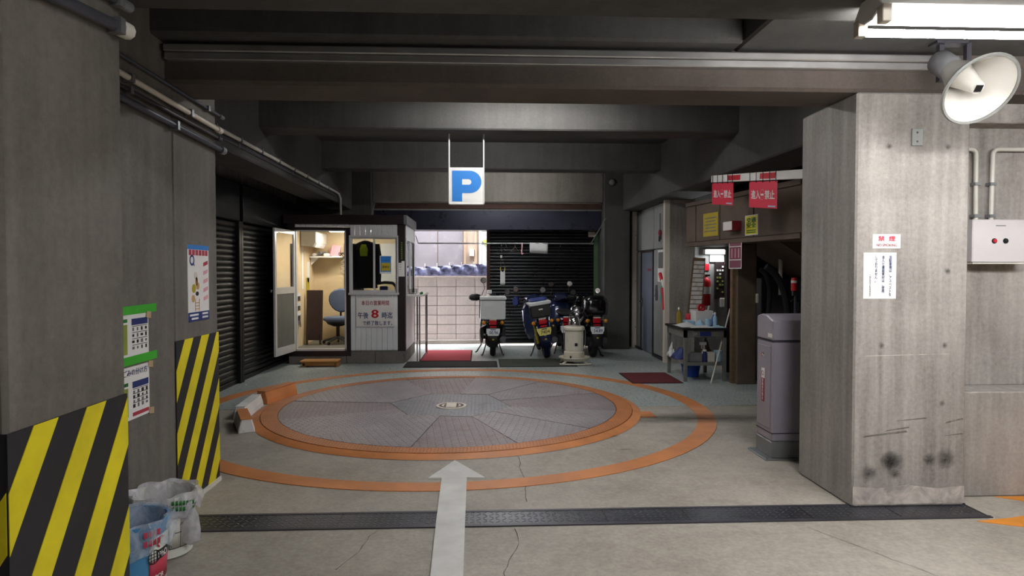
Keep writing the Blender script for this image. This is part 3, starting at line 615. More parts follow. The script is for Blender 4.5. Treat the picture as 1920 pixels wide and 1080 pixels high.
for k, pts in enumerate(([(3.2, 2.33), (3.36, 2.34), (3.41, 2.3), (3.415, 1.85)], [(4.4, 2.34), (3.58, 2.34), (3.53, 2.3), (3.525, 1.85)])):
    cd = thing('conduit', ['bent white conduit dropping into the control box near the pillar', 'bent white conduit dropping into the control box farther from the pillar'][k], 'conduit', (pts[-1][0], 4.44, 1.85), 'white conduits on the lit wall')
    full = [Vector((x, 4.435, z)) for x, z in pts]; P = [full[0]]+[full[1].lerp(full[2], 0)]+[full[1]*(1-t)**2+Vector((full[2].x, 4.435, full[1].z))*2*t*(1-t)+full[2]*t**2 for t in (.25, .5, .75)]+[full[2], full[3]]
    build('pipe', MB().tube(P, .015, 10), 'pvc', cd)
    for z in (2.1, 1.88): build('clip', B(pts[-1][0]-.022, pts[-1][0]+.022, 4.415, 4.466, z-.01, z+.01), 'galv', cd)
ft = thing('conduit', 'thin upright white conduit against the edge of the lit pillar', 'conduit', (3.16, 4.44, 1.9)); build('pipe', MB().tube([(3.17, 4.45, 1.95), (3.17, 4.45, 2.33)], .008), 'pvc', ft); build('clip', B(3.155, 3.185, 4.44, 4.466, 2.1, 2.12), 'galv', ft)
# conduits along the striped side
def conduit(lab, pts, r, m, clips=(), end=None):
    t = thing('conduit', lab, 'conduit', pts[0]); P = [Vector(p) for p in pts]; build('pipe', MB().tube(P, r, 10), m, t)
    for f in clips:
        c = P[0].lerp(P[1], f); build('clip', B(c.x-.05, c.x+r+.006, c.y-.015, c.y+.015, c.z-r-.006, c.z+r+.006), 'galv', t)
    if end: build('socket', MB().tube([P[-1]-(P[-1]-P[-2]).normalized()*.04, P[-1]+(P[-1]-P[-2]).normalized()*.02], r*1.45, 10), end, t)
conduit('cream conduit high on the wall between the striped pillars', [(-1.845, 2.4, 2.535), (-1.845, 4.78, 2.49)], .016, 'cream', (.2, .5, .8), 'cream')
conduit('upper dark conduit running above the cream conduit', [(-1.86, 2.4, 2.63), (-1.86, 4.86, 2.6)], .011, 'dark_conduit', (.4, .9), 'galv')
conduit('brown middle conduit below the cream conduit', [(-1.855, 2.4, 2.47), (-1.855, 4.8, 2.435)], .013, 'dark_brown', (.5,), 'iron')
conduit('thick grey lowest conduit below the cream conduit', [(-1.85, 2.4, 2.42), (-1.85, 4.84, 2.36)], .02, 'dark_conduit', (.3, .7), 'galv')
conduit('thick grey conduit at the top of the near striped pillar', [(-1.228, 1.8, 2.27), (-1.228, 2.36, 2.33)], .02, 'dark_conduit', (.9,), 'offwhite')
conduit('thin grey conduit at the top of the near striped pillar', [(-1.232, 1.8, 2.36), (-1.232, 2.38, 2.42)], .013, 'dark_conduit', (.9,), 'galv')
conduit('long pale conduit along the side beam towards the booth', [(-2.397, 4.85, 2.80), (-2.397, 11.1, 2.80), (-2.39, 11.25, 2.79), (-2.38, 11.32, 2.72), (-2.38, 11.34, 2.4)], .02, 'pvc', [.1*k for k in range(1, 10)])
conduit('dark conduit under the long pale conduit', [(-2.41, 4.85, 2.74), (-2.41, 11.05, 2.74)], .012, 'dark_conduit', (.3, .6))
conduit('pale flexible pipe rising from the booth roof to the shutter box', [(-1.98, 12.0, 2.4), (-1.98, 12.1, 2.5), (-2.0, 12.3, 2.62), (-2.0, 12.5, 2.75)], .018, 'galv')
# parking sign
ps = thing('parking_sign', 'hanging square sign with a blue P on white', 'sign', (-.17, 7.6, 2.257))
build('board', B(-.372, .03, 7.59, 7.61, 2.27, 2.68), 'white', ps, .004)
for s in ((-.375, -.36), (.018, .033)): build('hanger', B(s[0], s[1], 7.583, 7.615, 2.257, 3.06), 'white', ps, .003)
build('bottom_bar', B(-.375, .033, 7.583, 7.615, 2.257, 2.275), 'white', ps, .003)
lp = []; x0, z0 = -.335, 2.293; P_out = [(0, 0), (.115, 0), (.115, .095), (.2, .095)]+[(.2+.135*math.sin(PI*k/14), .2225-.1275*math.cos(PI*k/14)) for k in range(1, 14)]+[(.2, .35), (0, .35)]
P_in = [(.115, .19), (.19, .19)]+[(.19+.03*math.sin(PI*k/8), .2225-.0325*math.cos(PI*k/8)) for k in range(1, 8)]+[(.19, .255), (.115, .255)]
cu = bpy.data.curves.new('letter', 'CURVE'); cu.dimensions = '2D'; cu.fill_mode = 'BOTH'; cu.extrude = .001
for Q in (P_out, P_in):
    sp = cu.splines.new('POLY'); sp.points.add(len(Q)-1); sp.use_cyclic_u = True
    for i, (a, b) in enumerate(Q): sp.points[i].co = (a, b, 0, 1)
tmp = bpy.data.objects.new('letter', cu); COL.objects.link(tmp); bpy.context.view_layer.update()
me = bpy.data.meshes.new_from_object(tmp.evaluated_get(bpy.context.evaluated_depsgraph_get())); bpy.data.objects.remove(tmp)
for v in me.vertices: v.co = Vector((x0+v.co.x, 7.588+v.co.z, z0+v.co.y))-OFF[ps.name]
me.materials.clear(); me.materials.append(M('blue')); lo = bpy.data.objects.new('letter', me); COL.objects.link(lo); lo.parent = ps
# small round bell on the dark back pillar
bl = thing('alarm_bell', 'small round pale bell high on the dark back pillar', 'bell', (2.5, 12.5, 3.13)); c = onY(1148, 342, 12.52)
build('dome', MB().lathe([(0, .04), (.04, .035), (.06, .02), (.065, 0)], c, (0, -1, 0), 20), 'steel_grey', bl); build('base', MB().lathe([(.07, .012), (.075, 0)], c, (0, -1, 0), 20), 'iron', bl)
# ------------------------------------------------------------------ attendant booth
X0, X1, Y0, Y1 = -3.10, -1.23, 10.75, 12.25
bo = thing('attendant_booth', 'small white attendant booth with a dark roof and open door', 'booth', (-2.2, 11.5, 0))
pb = None
for x in (X0, X0+.46, X0+.92, X0+1.38):
    build('plinth_block', B(x+.003, min(x+.457, X1), Y0, Y0+.12, 0, .205), 'plinth', bo, .005)
for y in (Y0+.12, Y0+.62, Y0+1.12): build('plinth_block', B(X1-.12, X1, y+.003, min(y+.497, Y1), 0, .205), 'plinth', bo, .005)
build('floor_slab', B(X0+.02, X1-.02, Y0+.02, Y1, .15, .235), 'steel_grey', bo)
build('roof', B(X0-.06, X1-.02, Y0-.03, Y1+.03, 2.25, 2.40), 'dark_trim', bo, .006); build('roof_fascia', B(X1-.03, X1+.03, Y0-.02, Y1+.03, 2.25, 2.40), 'grey_mid', bo, .006)
build('ceiling_panel', B(X0+.02, X1-.02, Y0+.04, Y1-.02, 2.21, 2.25), 'offwhite', bo)
build('side_wall', B(X0, X0+.05, Y0+.04, Y1, .205, 2.25), 'plywood', bo); build('back_wall', B(X0+.05, X1-.03, Y1-.05, Y1, .205, 2.25), 'plywood', bo)
# counter side: panel below, window above
build('side_panel', B(X1-.035, X1, Y0+.12, Y1, .205, 1.06), 'siding', bo, .003); build('side_panel', B(X1-.035, X1, Y0+.12, Y1, 2.03, 2.25), 'siding', bo, .003)
for y in (Y0+.06, Y1-.04): build('corner_post', B(X1-.13 if y < 11 else X1-.06, X1, y-.06, y+.06, .205, 2.25), 'dark_trim', bo, .004)
sw = build('side_window', MB().box(X1-.03, X1+.005, Y0+.14, Y1-.06, 1.06, 1.1).box(X1-.03, X1+.005, Y0+.14, Y1-.06, 2.0, 2.04).box(X1-.03, X1+.005, Y0+.14, Y0+.18, 1.1, 2.0).box(X1-.03, X1+.005, 11.45, 11.5, 1.1, 2.0).box(X1-.03, X1+.005, Y1-.1, Y1-.06, 1.1, 2.0), 'siding', bo)
build('pane', B(X1-.014, X1-.01, Y0+.18, 11.45, 1.1, 2.0), 'glass', sw); build('pane', B(X1-.02, X1-.016, 11.5, Y1-.1, 1.1, 2.0), 'glass', sw)
# front: door frame, window, siding
DX0, DX1 = -2.99, -2.18
build('front_post', B(X0, DX0, Y0-.01, Y0+.05, .205, 2.25), 'dark_trim', bo, .003)
build('front_post', B(DX1, DX1+.075, Y0-.01, Y0+.06, .205, 2.2), 'dark_trim', bo, .003)
build('front_rail', B(X0, DX1+.075, Y0-.012, Y0+.05, 2.155, 2.2), 'dark_trim', bo, .003); build('front_rail', B(X0, DX1+.075, Y0-.012, Y0+.05, .13, .215), 'dark_trim', bo, .003)
build('door_jamb', MB().box(DX0-.005, DX0+.025, Y0-.02, Y0+.06, .215, 2.15).box(DX1-.02, DX1+.005, Y0-.02, Y0+.06, .215, 2.15).box(DX0, DX1, Y0-.02, Y0+.06, .215, .245).box(DX0, DX1, Y0-.02, Y0+.06, 2.135, 2.155), 'sash_white', bo)
WX0, WX1, WZ0, WZ1 = -2.1, -1.36, 1.16, 2.06
nb = 9; bwid = (WX1-WX0+.03)/nb
sb0 = build('siding_board', B(WX0-.02, WX0-.02+bwid-.004, Y0, Y0+.03, .215, 1.13), 'siding', bo, .004)
for k in range(1, nb): share(sb0, 'siding_board', bo, (k*bwid, 0, 0))
sb1 = build('siding_board', B(WX0-.02, WX0-.02+bwid-.004, Y0, Y0+.03, 2.07, 2.245), 'siding', bo, .004)
for k in range(1, nb): share(sb1, 'siding_board', bo, (k*bwid, 0, 0))
sb2 = build('siding_board', B(X0+.12, X0+.12+bwid-.004, Y0, Y0+.03, 2.205, 2.248), 'siding', bo, .003)
for k in range(1, 10): share(sb2, 'siding_board', bo, (k*bwid, 0, 0))
fw_ = build('front_window', MB().box(WX0-.025, WX1+.02, Y0-.03, Y0+.04, 2.035, 2.07).box(WX0-.035, WX1+.03, Y0-.05, Y0+.04, 1.115, 1.15).box(WX0-.025, WX0+.005, Y0-.03, Y0+.04, 1.15, 2.035).box(WX1-.005, WX1+.02, Y0-.03, Y0+.04, 1.15, 2.035), 'sash_white', bo, .003)
for x0, x1, y in ((WX0+.005, -1.72, Y0-.005), (-1.74, WX1-.005, Y0+.015)):
    s_ = build('sash', MB().box(x0, x1, y, y+.018, 1.15, 1.19).box(x0, x1, y, y+.018, 2.015, 2.035).box(x0, x0+.025, y, y+.018, 1.19, 2.015).box(x1-.025, x1, y, y+.018, 1.19, 2.015), 'sash_white', fw_)
    build('pane', B(x0+.025, x1-.025, y+.007, y+.011, 1.19, 2.015), 'glass', fw_)
# open door leaf
h = Vector((DX0, Y0-.03, .22)); fr = Vector((-3.07, 9.95, .22)); d = (fr-h).normalized(); n_ = Vector((-d.y, d.x, 0)); L = (fr-h).length
def dl(a0, a1, z0, z1, t0=-.015, t1=.015): return MB().prism([h+d*a0+UZ*z0+n_*t0, h+d*a1+UZ*z0+n_*t0, h+d*a1+UZ*z1+n_*t0, h+d*a0+UZ*z1+n_*t0], n_*(t1-t0))
dor = build('door', dl(0, .05, 0, 1.92), 'sash_white', bo)
for a in ((L-.06, L, 0, 1.92), (.05, L-.06, 0, .12), (.05, L-.06, .93, 1.03), (.05, L-.06, 1.86, 1.92)): build('door_rail', dl(*a), 'sash_white', dor)
build('door_glass', dl(.05, L-.06, 1.03, 1.86, -.003, .003), 'glass_dark', dor); build('door_panel', dl(.05, L-.06, .12, .93, -.006, .006), 'steel_grey', dor)
build('handle', MB().ball(h+d*(L-.03)+UZ*.98-n_*.06, .028).tube([h+d*(L-.03)+UZ*.98, h+d*(L-.03)+UZ*.98-n_*.06], .012), 'chrome', dor)
build('door_tag', dl(L-.2, L-.1, .72, .96, -.03, -.027), 'paper', dor)
# business hours board
hb_ = thing('hours_board', 'white business hours board screwed to the booth front', 'sign', (-1.72, 10.72, .595))
build('board', B(-2.02, -1.40, 10.722, 10.742, .6, 1.07), 'white', hb_, .006, 3); yb = 10.722
text('本日の営業時間', (-1.71, yb, .985), UX, UZ, .44, .075, 'deep_red', hb_); text('午後', (-1.905, yb, .785), UX, UZ, .17, .1, 'navy', hb_); text('時迄', (-1.52, yb, .785), UX, UZ, .17, .1, 'navy', hb_); text('で終了致します。', (-1.675, yb, .66), UX, UZ, .47, .075, 'navy', hb_)
card('number_card', (-1.715, yb, .81), UX, UZ, .18, .18, 'paper', hb_, 0, .003); text('8', (-1.715, yb-.003, .81), UX, UZ, .105, .13, 'red', hb_, bold=.03)
pk = thing('invoice_sticker', 'blue and yellow notice taped inside the booth window', 'notice', (-1.55, 10.76, 1.45))
card('sheet', (-1.545, 10.762, 1.6), UX, UZ, .19, .29, 'paper', pk); card('blue_panel', (-1.545, 10.759, 1.61), UX, UZ, .165, .25, 'blue', pk); card('yellow_panel', (-1.545, 10.756, 1.565), UX, UZ, .14, .13, 'old_yellow', pk)
text('登録店', (-1.545, 10.755, 1.565), UX, UZ, .11, .04, 'black', pk); text('インボイス', (-1.545, 10.758, 1.665), UX, UZ, .13, .03, 'navy', pk)
th = thing('post_notice', 'narrow printed slips hung on the dark booth corner post', 'notice', (-1.3, 10.74, 1.4)); yp = Y0-.003
card('slip', (-1.31, yp, 1.52), UX, UZ, .055, .22, 'paper', th); card('slip', (-1.265, yp-.002, 1.535), UX, UZ, .05, .25, 'paper', th)
for z in (1.6, 1.57, 1.55, 1.52): build('print_line', B(-1.325, -1.295, yp-.0055, yp-.004, z, z+.006), 'grey_mid', th)
tm = thing('strip_thermometer', 'tall black strip thermometer with yellow marks on the booth post', 'thermometer', (-1.28, 10.74, 1.7))
card('backing', (-1.285, yp, 1.83), UX, UZ, .07, .34, 'black', tm)
for k in range(10): build('mark', B(-1.297, -1.275, yp-.0045, yp-.003, 1.69+k*.029, 1.704+k*.029), 'olive', tm)
bs_ = thing('wooden_step', 'low wooden step in front of the booth door', 'step', (-2.53, 10.55, 0))
build('tread', B(-2.83, -2.24, 10.38, 10.66, .07, .1), 'step_wood', bs_, .012, 2)
for x in (-2.80, -2.3): build('foot', B(x, x+.05, 10.4, 10.64, .003, .07), 'step_wood', bs_, .008)
build('apron', B(-2.78, -2.28, 10.4, 10.42, .02, .07), 'step_wood', bs_)
# counter table at the side of the booth
ct = thing('counter_table', 'narrow white counter on thin steel legs beside the booth', 'table', (-1.1, 11.4, 0))
build('top', B(-1.215, -.96, 10.85, 12.0, 1.08, 1.115), 'white', ct, .004)
for x, y in ((-1.06, 10.92), (-1.0, 11.9), (-1.02, 10.92), (-.98, 11.9)): build('leg', MB().tube([(x, y, .016), (x, y, 1.08)], .011), 'chrome', ct)
one('tape_dispenser', MB().prism([(-1.02, 10.95, 1.115), (-.97, 10.95, 1.115), (-.97, 10.95, 1.15), (-.99, 10.95, 1.16), (-1.02, 10.95, 1.14)], (0, .06, 0)), 'green_ink', 'small green holder on the end of the white counter', 'holder', None, .006)
one('clear_tray', MB().box(-1.2, -1.08, 11.0, 11.3, 1.116, 1.12).box(-1.2, -1.195, 11.0, 11.3, 1.12, 1.2).box(-1.085, -1.08, 11.0, 11.3, 1.12, 1.2).box(-1.195, -1.085, 11.295, 11.3, 1.12, 1.2), 'glass', 'clear acrylic tray on the white counter', 'tray')
# inside the booth
bl_ = thing('booth_ceiling_lamp', 'warm lamp on the ceiling inside the booth', 'lamp', (-2.2, 11.4, 2.2)); build('housing', B(-2.6, -1.8, 11.3, 11.5, 2.19, 2.21), 'white', bl_); build('diffuser', B(-2.58, -1.82, 11.32, 11.48, 2.165, 2.19), 'tube_warm', bl_, .01)
ac = thing('air_conditioner', 'white wall air conditioner inside the booth', 'air conditioner', (-2.85, 11.6, 1.92))
build('case', MB().prism([(-3.05, 11.3, 1.93), (-2.84, 11.3, 1.9), (-2.78, 11.3, 1.98), (-2.78, 11.3, 2.16), (-3.05, 11.3, 2.17)], (0, .75, 0)), 'offwhite', ac, .015, 2); build('outlet_vane', MB().prism([(-2.83, 11.34, 1.905), (-2.79, 11.34, 1.965), (-2.785, 11.34, 1.96), (-2.825, 11.34, 1.9)], (0, .66, 0)), 'white', ac); build('lit_panel', B(-2.782, -2.777, 11.5, 11.75, 2.02, 2.1), 'white', ac)
sf = thing('corner_shelf', 'white corner shelf loaded with papers inside the booth', 'shelf', (-2.8, 12.0, 1.74)); build('board', B(-3.04, -2.5, 11.86, 12.19, 1.735, 1.76), 'white', sf, .003); build('bracket', MB().prism([(-3.04, 11.95, 1.735), (-2.9, 11.95, 1.735), (-3.04, 11.95, 1.6)], (0, .02, 0)), 'white', sf)
for k in range(3): one('paper_roll', MB().tube([(-2.98+k*.1, 11.9, 1.79+.03*(k == 1)), (-2.93+k*.1, 12.15, 1.79+.03*(k == 1))], .027, 10), ['paper', 'grey_mid', 'paper'][k], ['white paper roll at the wall end of the booth shelf', 'grey roll in the middle of the booth shelf', 'white paper roll at the open end of the booth shelf'][k], 'roll', 'rolls on the booth shelf')
one('pamphlet_pile', MB().obox((-2.62, 12.05, 1.86), (.16, .04, .2), Ry(.2)).obox((-2.66, 12.1, 1.84), (.14, .03, .16), Ry(-.3)), 'pink', 'leaning colourful pamphlets on the booth shelf', 'pamphlets')
one('cable_coil', MB().tube([(-2.5+.06*math.cos(a*.7), 12.0+.03*math.sin(a*.9), 1.78+.05*math.sin(a)) for a in range(22)], .006, 6), 'black', 'black tangled cable at the end of the booth shelf', 'cable')
one('dangling_wire', MB().tube([(-2.52+.04*math.sin(a*1.1), 12.16, 1.72-.014*a) for a in range(20)], .006, 6), 'offwhite', 'white cord hanging below the booth shelf', 'cord')
one('folded_table', MB().obox((-2.87, 11.5, .74), (.27, .05, .86), Rx(-.1)).obox((-2.98, 11.42, .34), (.03, .03, .2)).obox((-2.76, 11.42, .34), (.03, .03, .2)), 'brown_top', 'dark brown folded table leaning in the booth corner', 'table', None, .006)
mi = thing('framed_mirror', 'dark framed mirror on the booth back wall', 'mirror', (-2.42, 12.18, 1.2)); build('frame', MB().box(-2.5, -2.45, 12.17, 12.2, 1.12, 2.0).box(-2.2, -2.15, 12.17, 12.2, 1.12, 2.0).box(-2.45, -2.2, 12.17, 12.2, 1.95, 2.0).box(-2.45, -2.2, 12.17, 12.2, 1.12, 1.17), 'dark_trim', mi); build('inner_frame', MB().box(-2.45, -2.41, 12.175, 12.2, 1.17, 1.95), 'white', mi); build('glass', B(-2.41, -2.2, 12.185, 12.19, 1.17, 1.95), 'glass_dark', mi)
for k, (y, z, w, hh, m, lab) in enumerate(((11.0, 1.45, .22, .62, 'pale_blue', 'pale blue chart on the booth side wall'), (11.42, 1.55, .1, .72, 'paper', 'long white slip on the booth side wall'), (11.8, 1.48, .16, .36, 'paper', 'white note under the booth shelf'), (11.75, 1.2, .2, .36, 'old_yellow', 'yellow sheet above the folded table'))):
    one('wall_paper_note', B(X0+.05, X0+.055, y-w/2, y+w/2, z-hh/2, z+hh/2), m, lab, 'paper', 'papers on the booth side wall')
kr = thing('key_rack', 'three row key rack on the booth side wall', 'key rack', (-3.04, 11.0, .8))
for z in (.78, .94, 1.1): build('rail', B(-3.05, -3.035, 10.85, 11.25, z-.03, z+.03), 'paper', kr); [build('key', B(-3.035, -3.025, y, y+.03, z-.1, z-.02), 'dark_trim' if k % 2 else 'galv', kr) for k, y in enumerate((10.88, 10.95, 11.02, 11.1, 11.17))]
one('key_bunch', MB().tube([(-3.03, 11.1, .68), (-3.02, 11.11, .6)], .02, 6).tube([(-3.03, 11.14, .68), (-3.02, 11.16, .57)], .014, 6), 'chrome', 'bunch of steel keys hanging below the key rack', 'keys')
oc = thing('office_chair', 'blue-grey swivel office chair inside the booth', 'chair', (-2.5, 11.62, .235)); cx, cy = -2.5, 11.62
seat = [[Vector((cx+math.cos(a)*.24*k*(1.05), cy+math.sin(a)*.23*k, z)) for a in [2*PI*i/18 for i in range(18)]] for k, z in ((.8, .62), (1, .65), (1, .68), (.9, .705), (.5, .71))]
build('seat', MB().loft(seat), 'chair_blue', oc); build('seat_shell', MB().loft([[Vector((cx+math.cos(a)*.22*k, cy+math.sin(a)*.2*k, z)) for a in [2*PI*i/18 for i in range(18)]] for k, z in ((.35, .54), (.8, .58), (1, .645))]), 'black', oc)
bk = [[Vector((cx+.02+math.cos(a)*.22*k*(1+.12*math.sin(a)), cy+.2+dy, .98+math.sin(a)*.21*k)) for a in [2*PI*i/18 for i in range(18)]] for k, dy in ((.9, -.035), (1, -.01), (1, .02), (.85, .04))]
build('backrest', MB().loft(bk), 'chair_blue', oc); build('back_shell', MB().loft([[p+Vector((0, .035, 0)) for p in r] for r in bk[2:]]), 'black', oc); build('back_arm', MB().tube([(cx, cy+.05, .58), (cx, cy+.23, .6), (cx, cy+.26, .9)], .018), 'black', oc)
build('column', MB().tube([(cx, cy, .33), (cx, cy, .56)], .03), 'black', oc)
for k in range(5):
    a = 2*PI*k/5+.5; e = Vector((cx+.25*math.cos(a), cy+.25*math.sin(a), .285)); build('leg', MB().tube([(cx, cy, .35), e], [.026, .018]), 'grey_mid', oc); build('caster', MB().lathe([(0, -.012), (.024, -.012), (.024, .012), (0, .012)], e-UZ*.026, (math.sin(a), -math.cos(a), 0), 12), 'black', oc)
jk = thing('jacket', 'black work jacket with a lime tag hung behind the booth window', 'jacket', (-1.92, 10.9, 1.2))
prof = [(1.99, .05), (1.97, .1), (1.93, .18), (1.8, .2), (1.6, .185), (1.4, .185), (1.22, .19)]
jm = []
for z, w in prof: jm.append([Vector((-1.89+w*math.cos(a)*(1+.04*math.sin(9*a+z*7)), 10.88+.055*math.sin(a)*(1+.15*math.sin(5*a)), z)) for a in [2*PI*i/24 for i in range(24)]])
build('body', MB().loft(jm), 'jacket', jk)
for s in (-1, 1): build('sleeve', MB().tube([(-1.89+s*.17, 10.88, 1.93), (-1.89+s*.215, 10.87, 1.7), (-1.89+s*.2, 10.86, 1.3)], [.06, .055, .05], 10), 'jacket', jk)
build('lime_tag', MB().prism([(-1.96, 10.815, 1.74), (-1.85, 10.815, 1.74), (-1.84, 10.815, 1.85), (-1.87, 10.815, 1.93), (-1.94, 10.815, 1.93), (-1.97, 10.815, 1.85)], (0, -.006, 0)), 'lime', jk); build('hanger_hook', MB().tube([(-1.9, 10.88, 1.98), (-1.9, 10.88, 2.03), (-1.88, 10.88, 2.05)], .005), 'chrome', jk)
dk = thing('booth_desk', 'pale desk with a black hose reel under the booth window', 'desk', (-1.6, 11.3, .235)); build('top', B(-1.8, -1.28, 10.95, 11.9, 1.02, 1.05), 'offwhite', dk, .004)
for x, y in ((-1.78, 11.0), (-1.78, 11.86), (-1.3, 11.0), (-1.3, 11.86)): build('leg', B(x-.015, x+.015, y-.015, y+.015, .235, 1.02), 'steel_grey', dk)
one('desk_hose', MB().tube([(-1.74, 11.0, 1.29), (-1.6, 11.0, 1.31), (-1.47, 11.0, 1.3), (-1.41, 11.0, 1.24), (-1.4, 11.0, 1.07)], .025, 8), 'black', 'thick black bent tube standing on the booth desk', 'tube')
one('desk_bag', B(-1.68, -1.55, 10.98, 11.06, 1.05, 1.25), 'navy', 'dark blue pouch on the booth desk', 'pouch', None, .015)
one('wall_planner', B(-1.84, -1.28, 12.192, 12.198, 1.3, 2.0), 'paper', 'large pale planner sheet on the booth back wall', 'planner')
# ------------------------------------------------------------------ tool nook
hdA, hdB = Vector((3.053, 9.72, 0)), Vector((3.5, 7.08, 0)); hd = (hdB-hdA).normalized(); hn_ = Vector((-hd.y, hd.x, 0))
hn_ = hn_ if hn_.x < 0 else -hn_
hdr = struct('nook_header', MB().prism([hdA+UZ*1.857, hdB+UZ*1.857, hdB+UZ*2.52, hdA+UZ*2.50], -hn_*.5), 'brown_ply', 'brown boarded header above the tool nook carrying yellow notices', .006)
HL = (hdB-hdA).length
def hp(a, z): return hdA+hd*a+UZ*z
for a0, a1 in ((.0, .28), (.3, .95), (.96, 1.75), (1.76, HL)): build('board', MB().prism([hp(a0+.004, 1.92), hp(a1-.004, 1.92), hp(a1-.004, 2.44), hp(a0+.004, 2.44)], hn_*.012), 'brown_ply', hdr, .003)
build('bottom_rail', MB().prism([hp(0, 1.857), hp(HL, 1.857), hp(HL, 1.915), hp(0, 1.915)], hn_*.03), 'brown_ply', hdr, .003); build('top_rail', MB().prism([hp(0, 2.445), hp(HL, 2.445), hp(HL, 2.51), hp(0, 2.5)], hn_*.03), 'brown_ply', hdr, .003)
pr_ = struct('nook_pier', B(3.36, 3.62, 8.55, 8.68, 0, 1.857), 'brown_ply', 'brown-grey pier between the tool bench and the machine room', .01)
struct('nook_post', B(3.32, 3.36, 8.62, 8.7, 0, 1.857), 'brown_board', 'thin brown post against the pier')
def hsign(name, px, py, w, hh, m, lab, cat, lift=.012):
    # where the pixel's sight line meets the header face
    d_ = _ray(px, py); t = (hdA-_C).dot(hn_)/d_.dot(hn_); p = _C+d_*t; s = thing(name, lab, cat, p+hn_*lift); card('sheet', p, -hd if (-hd).cross(UZ).dot(hn_) > 0 else hd, UZ, w, hh, m, s, lift, .004); return s, p
U = hd if hd.cross(UZ).dot(hn_) > 0 else -hd
s, p = hsign('old_notice', 1334, 421, .4, .32, 'old_yellow', 'faded yellow notice on the brown header', 'notice')
for k in range(5): card('print_line', p+UZ*(.09-.045*k), U, UZ, .32-.05*(k % 2), .014, 'grey_mid', s, .017, .001)
s, p = hsign('traffic_safety_sign', 1411, 422, .28, .25, 'paper', 'bright yellow traffic safety sign on the brown header', 'sign')
card('yellow_field', p, U, UZ, .25, .225, 'yellow_sign', s, .017, .001); text('交通\n安全', p+UZ*.03, U, UZ, .2, .125, 'green_ink', s, lift=.019, bold=.05); card('print_line', p-UZ*.065, U, UZ, .2, .012, 'green_ink', s, .019, .001); card('print_line', p-UZ*.09, U, UZ, .2, .012, 'green_ink', s, .019, .001)
d_ = _ray(1383, 424); t_ = (hdA-_C).dot(hn_)/d_.dot(hn_); p = _C+d_*t_
eb = thing('lamp_box', 'small red box lamp with a white front on the brown header', 'lamp box', p); build('case', MB().prism([p+hd*.11+UZ*.06+hn_*.012, p-hd*.11+UZ*.06+hn_*.012, p-hd*.11-UZ*.06+hn_*.012, p+hd*.11-UZ*.06+hn_*.012], hn_*.13), 'deep_red', eb, .004)
fc = p+hn_*.142; build('front_plate', MB().prism([fc-hd*.105-UZ*.055, fc+hd*.105-UZ*.055, fc+hd*.105+UZ*.055, fc-hd*.105+UZ*.055], hn_*.003), 'white', eb)
s, p = hsign('maroon_notice', 1382, 477, .3, .37, 'maroon_sign', 'maroon notice board in a white frame under the header', 'sign', .02)
for a in (-.145, .145): card('frame_strip', p+U*a, U, UZ, .014, .37, 'paper', s, .026, .002)
for z in (-.178, -.07, .1, .178): card('frame_strip', p+UZ*z, U, UZ, .3, .012, 'paper', s, .026, .002)
for a in (-.08, .0, .08): card('print_column', p+U*a+UZ*.015, U, UZ, .02, .12, 'pink', s, .026, .001)
# small lamp, key board and wall items in the nook
nl = thing('nook_lamp', 'short lit fluorescent lamp on the wall of the tool nook', 'lamp', (3.9, 11.1, 1.8)); c = onY(1345, 473, 11.05)
build('body', B(c.x-.2, c.x+.25, 11.08, 11.2, c.z-.03, c.z+.05), 'white', nl, .004); build('tube', MB().tube([(c.x-.17, 11.05, c.z), (c.x+.14, 11.05, c.z)], .028, 10), 'tube_cool', nl); build('end_cap', B(c.x+.14, c.x+.23, 11.02, 11.08, c.z-.04, c.z+.05), 'black', nl, .004); build('reflector', B(c.x-.08, c.x+.16, 11.17, 11.2, c.z-.16, c.z-.03), 'white', nl)
kb = thing('key_board', 'plywood board full of paper tags leaning in the nook', 'board', (3.4, 10.4, .7))
K0, K1 = onY(1288, 596, 10.35), onY(1316, 596, 10.35); K2, K3 = onY(1323, 484, 10.56), onY(1300, 483, 10.56)
K0.z = K1.z = .72; build('board', MB().prism([K0, K1, K2, K3], (0, .02, 0)), 'brown_board', kb)
kr_ = random.Random(3)
for r in range(13):
    t = .05+r*.07
    for c_ in range(4):
        f = .1+c_*.2; a = K0.lerp(K1, f).lerp(K3.lerp(K2, f), t); uu = (K1-K0).normalized(); vv = (K3-K0).normalized(); nn = uu.cross(vv)
        build('paper_tag', MB().prism([a, a+uu*.045, a+uu*.048+vv*.058, a+vv*.058], nn*(.003+.002*kr_.random())), 'paper' if (r+c_) % 4 else 'cream', kb)
kp = thing('key_hook_board', 'brown key panel with yellow tags on the nook wall', 'key panel', (3.9, 11.18, 1.1)); a = onY(1340, 491, 11.18); b = onY(1357, 560, 11.18)
build('board', B(a.x, b.x, 11.15, 11.2, b.z, a.z), 'dark_brown', kp)
for r in range(8):
    for c_ in range(3):
        if kr_.random() < .75: build('tag', B(a.x+.025+c_*.045, a.x+.055+c_*.045, 11.142, 11.15, b.z+.1+r*.062, b.z+.13+r*.062), 'olive' if r < 5 else 'paper', kp)
one('white_notice_strip', B(onY(1360, 490, 11.17).x, onY(1364, 490, 11.17).x, 11.18, 11.2, onY(1360, 557, 11.17).z, onY(1360, 492, 11.17).z), 'paper', 'tall white printed strip beside the brown key panel', 'notice')
bx_ = one('breaker_box', B(onY(1352, 490, 11.1).x, onY(1364, 490, 11.1).x, 11.1, 11.2, onY(1352, 576, 11.1).z, onY(1352, 559, 11.1).z), 'offwhite', 'small pale breaker box below the key panel', 'box', None, .008)
fe = thing('fire_extinguisher', 'red fire extinguisher hung on the nook wall', 'extinguisher', (3.7, 11.05, .98)); c = onY(1324, 540, 11.08)
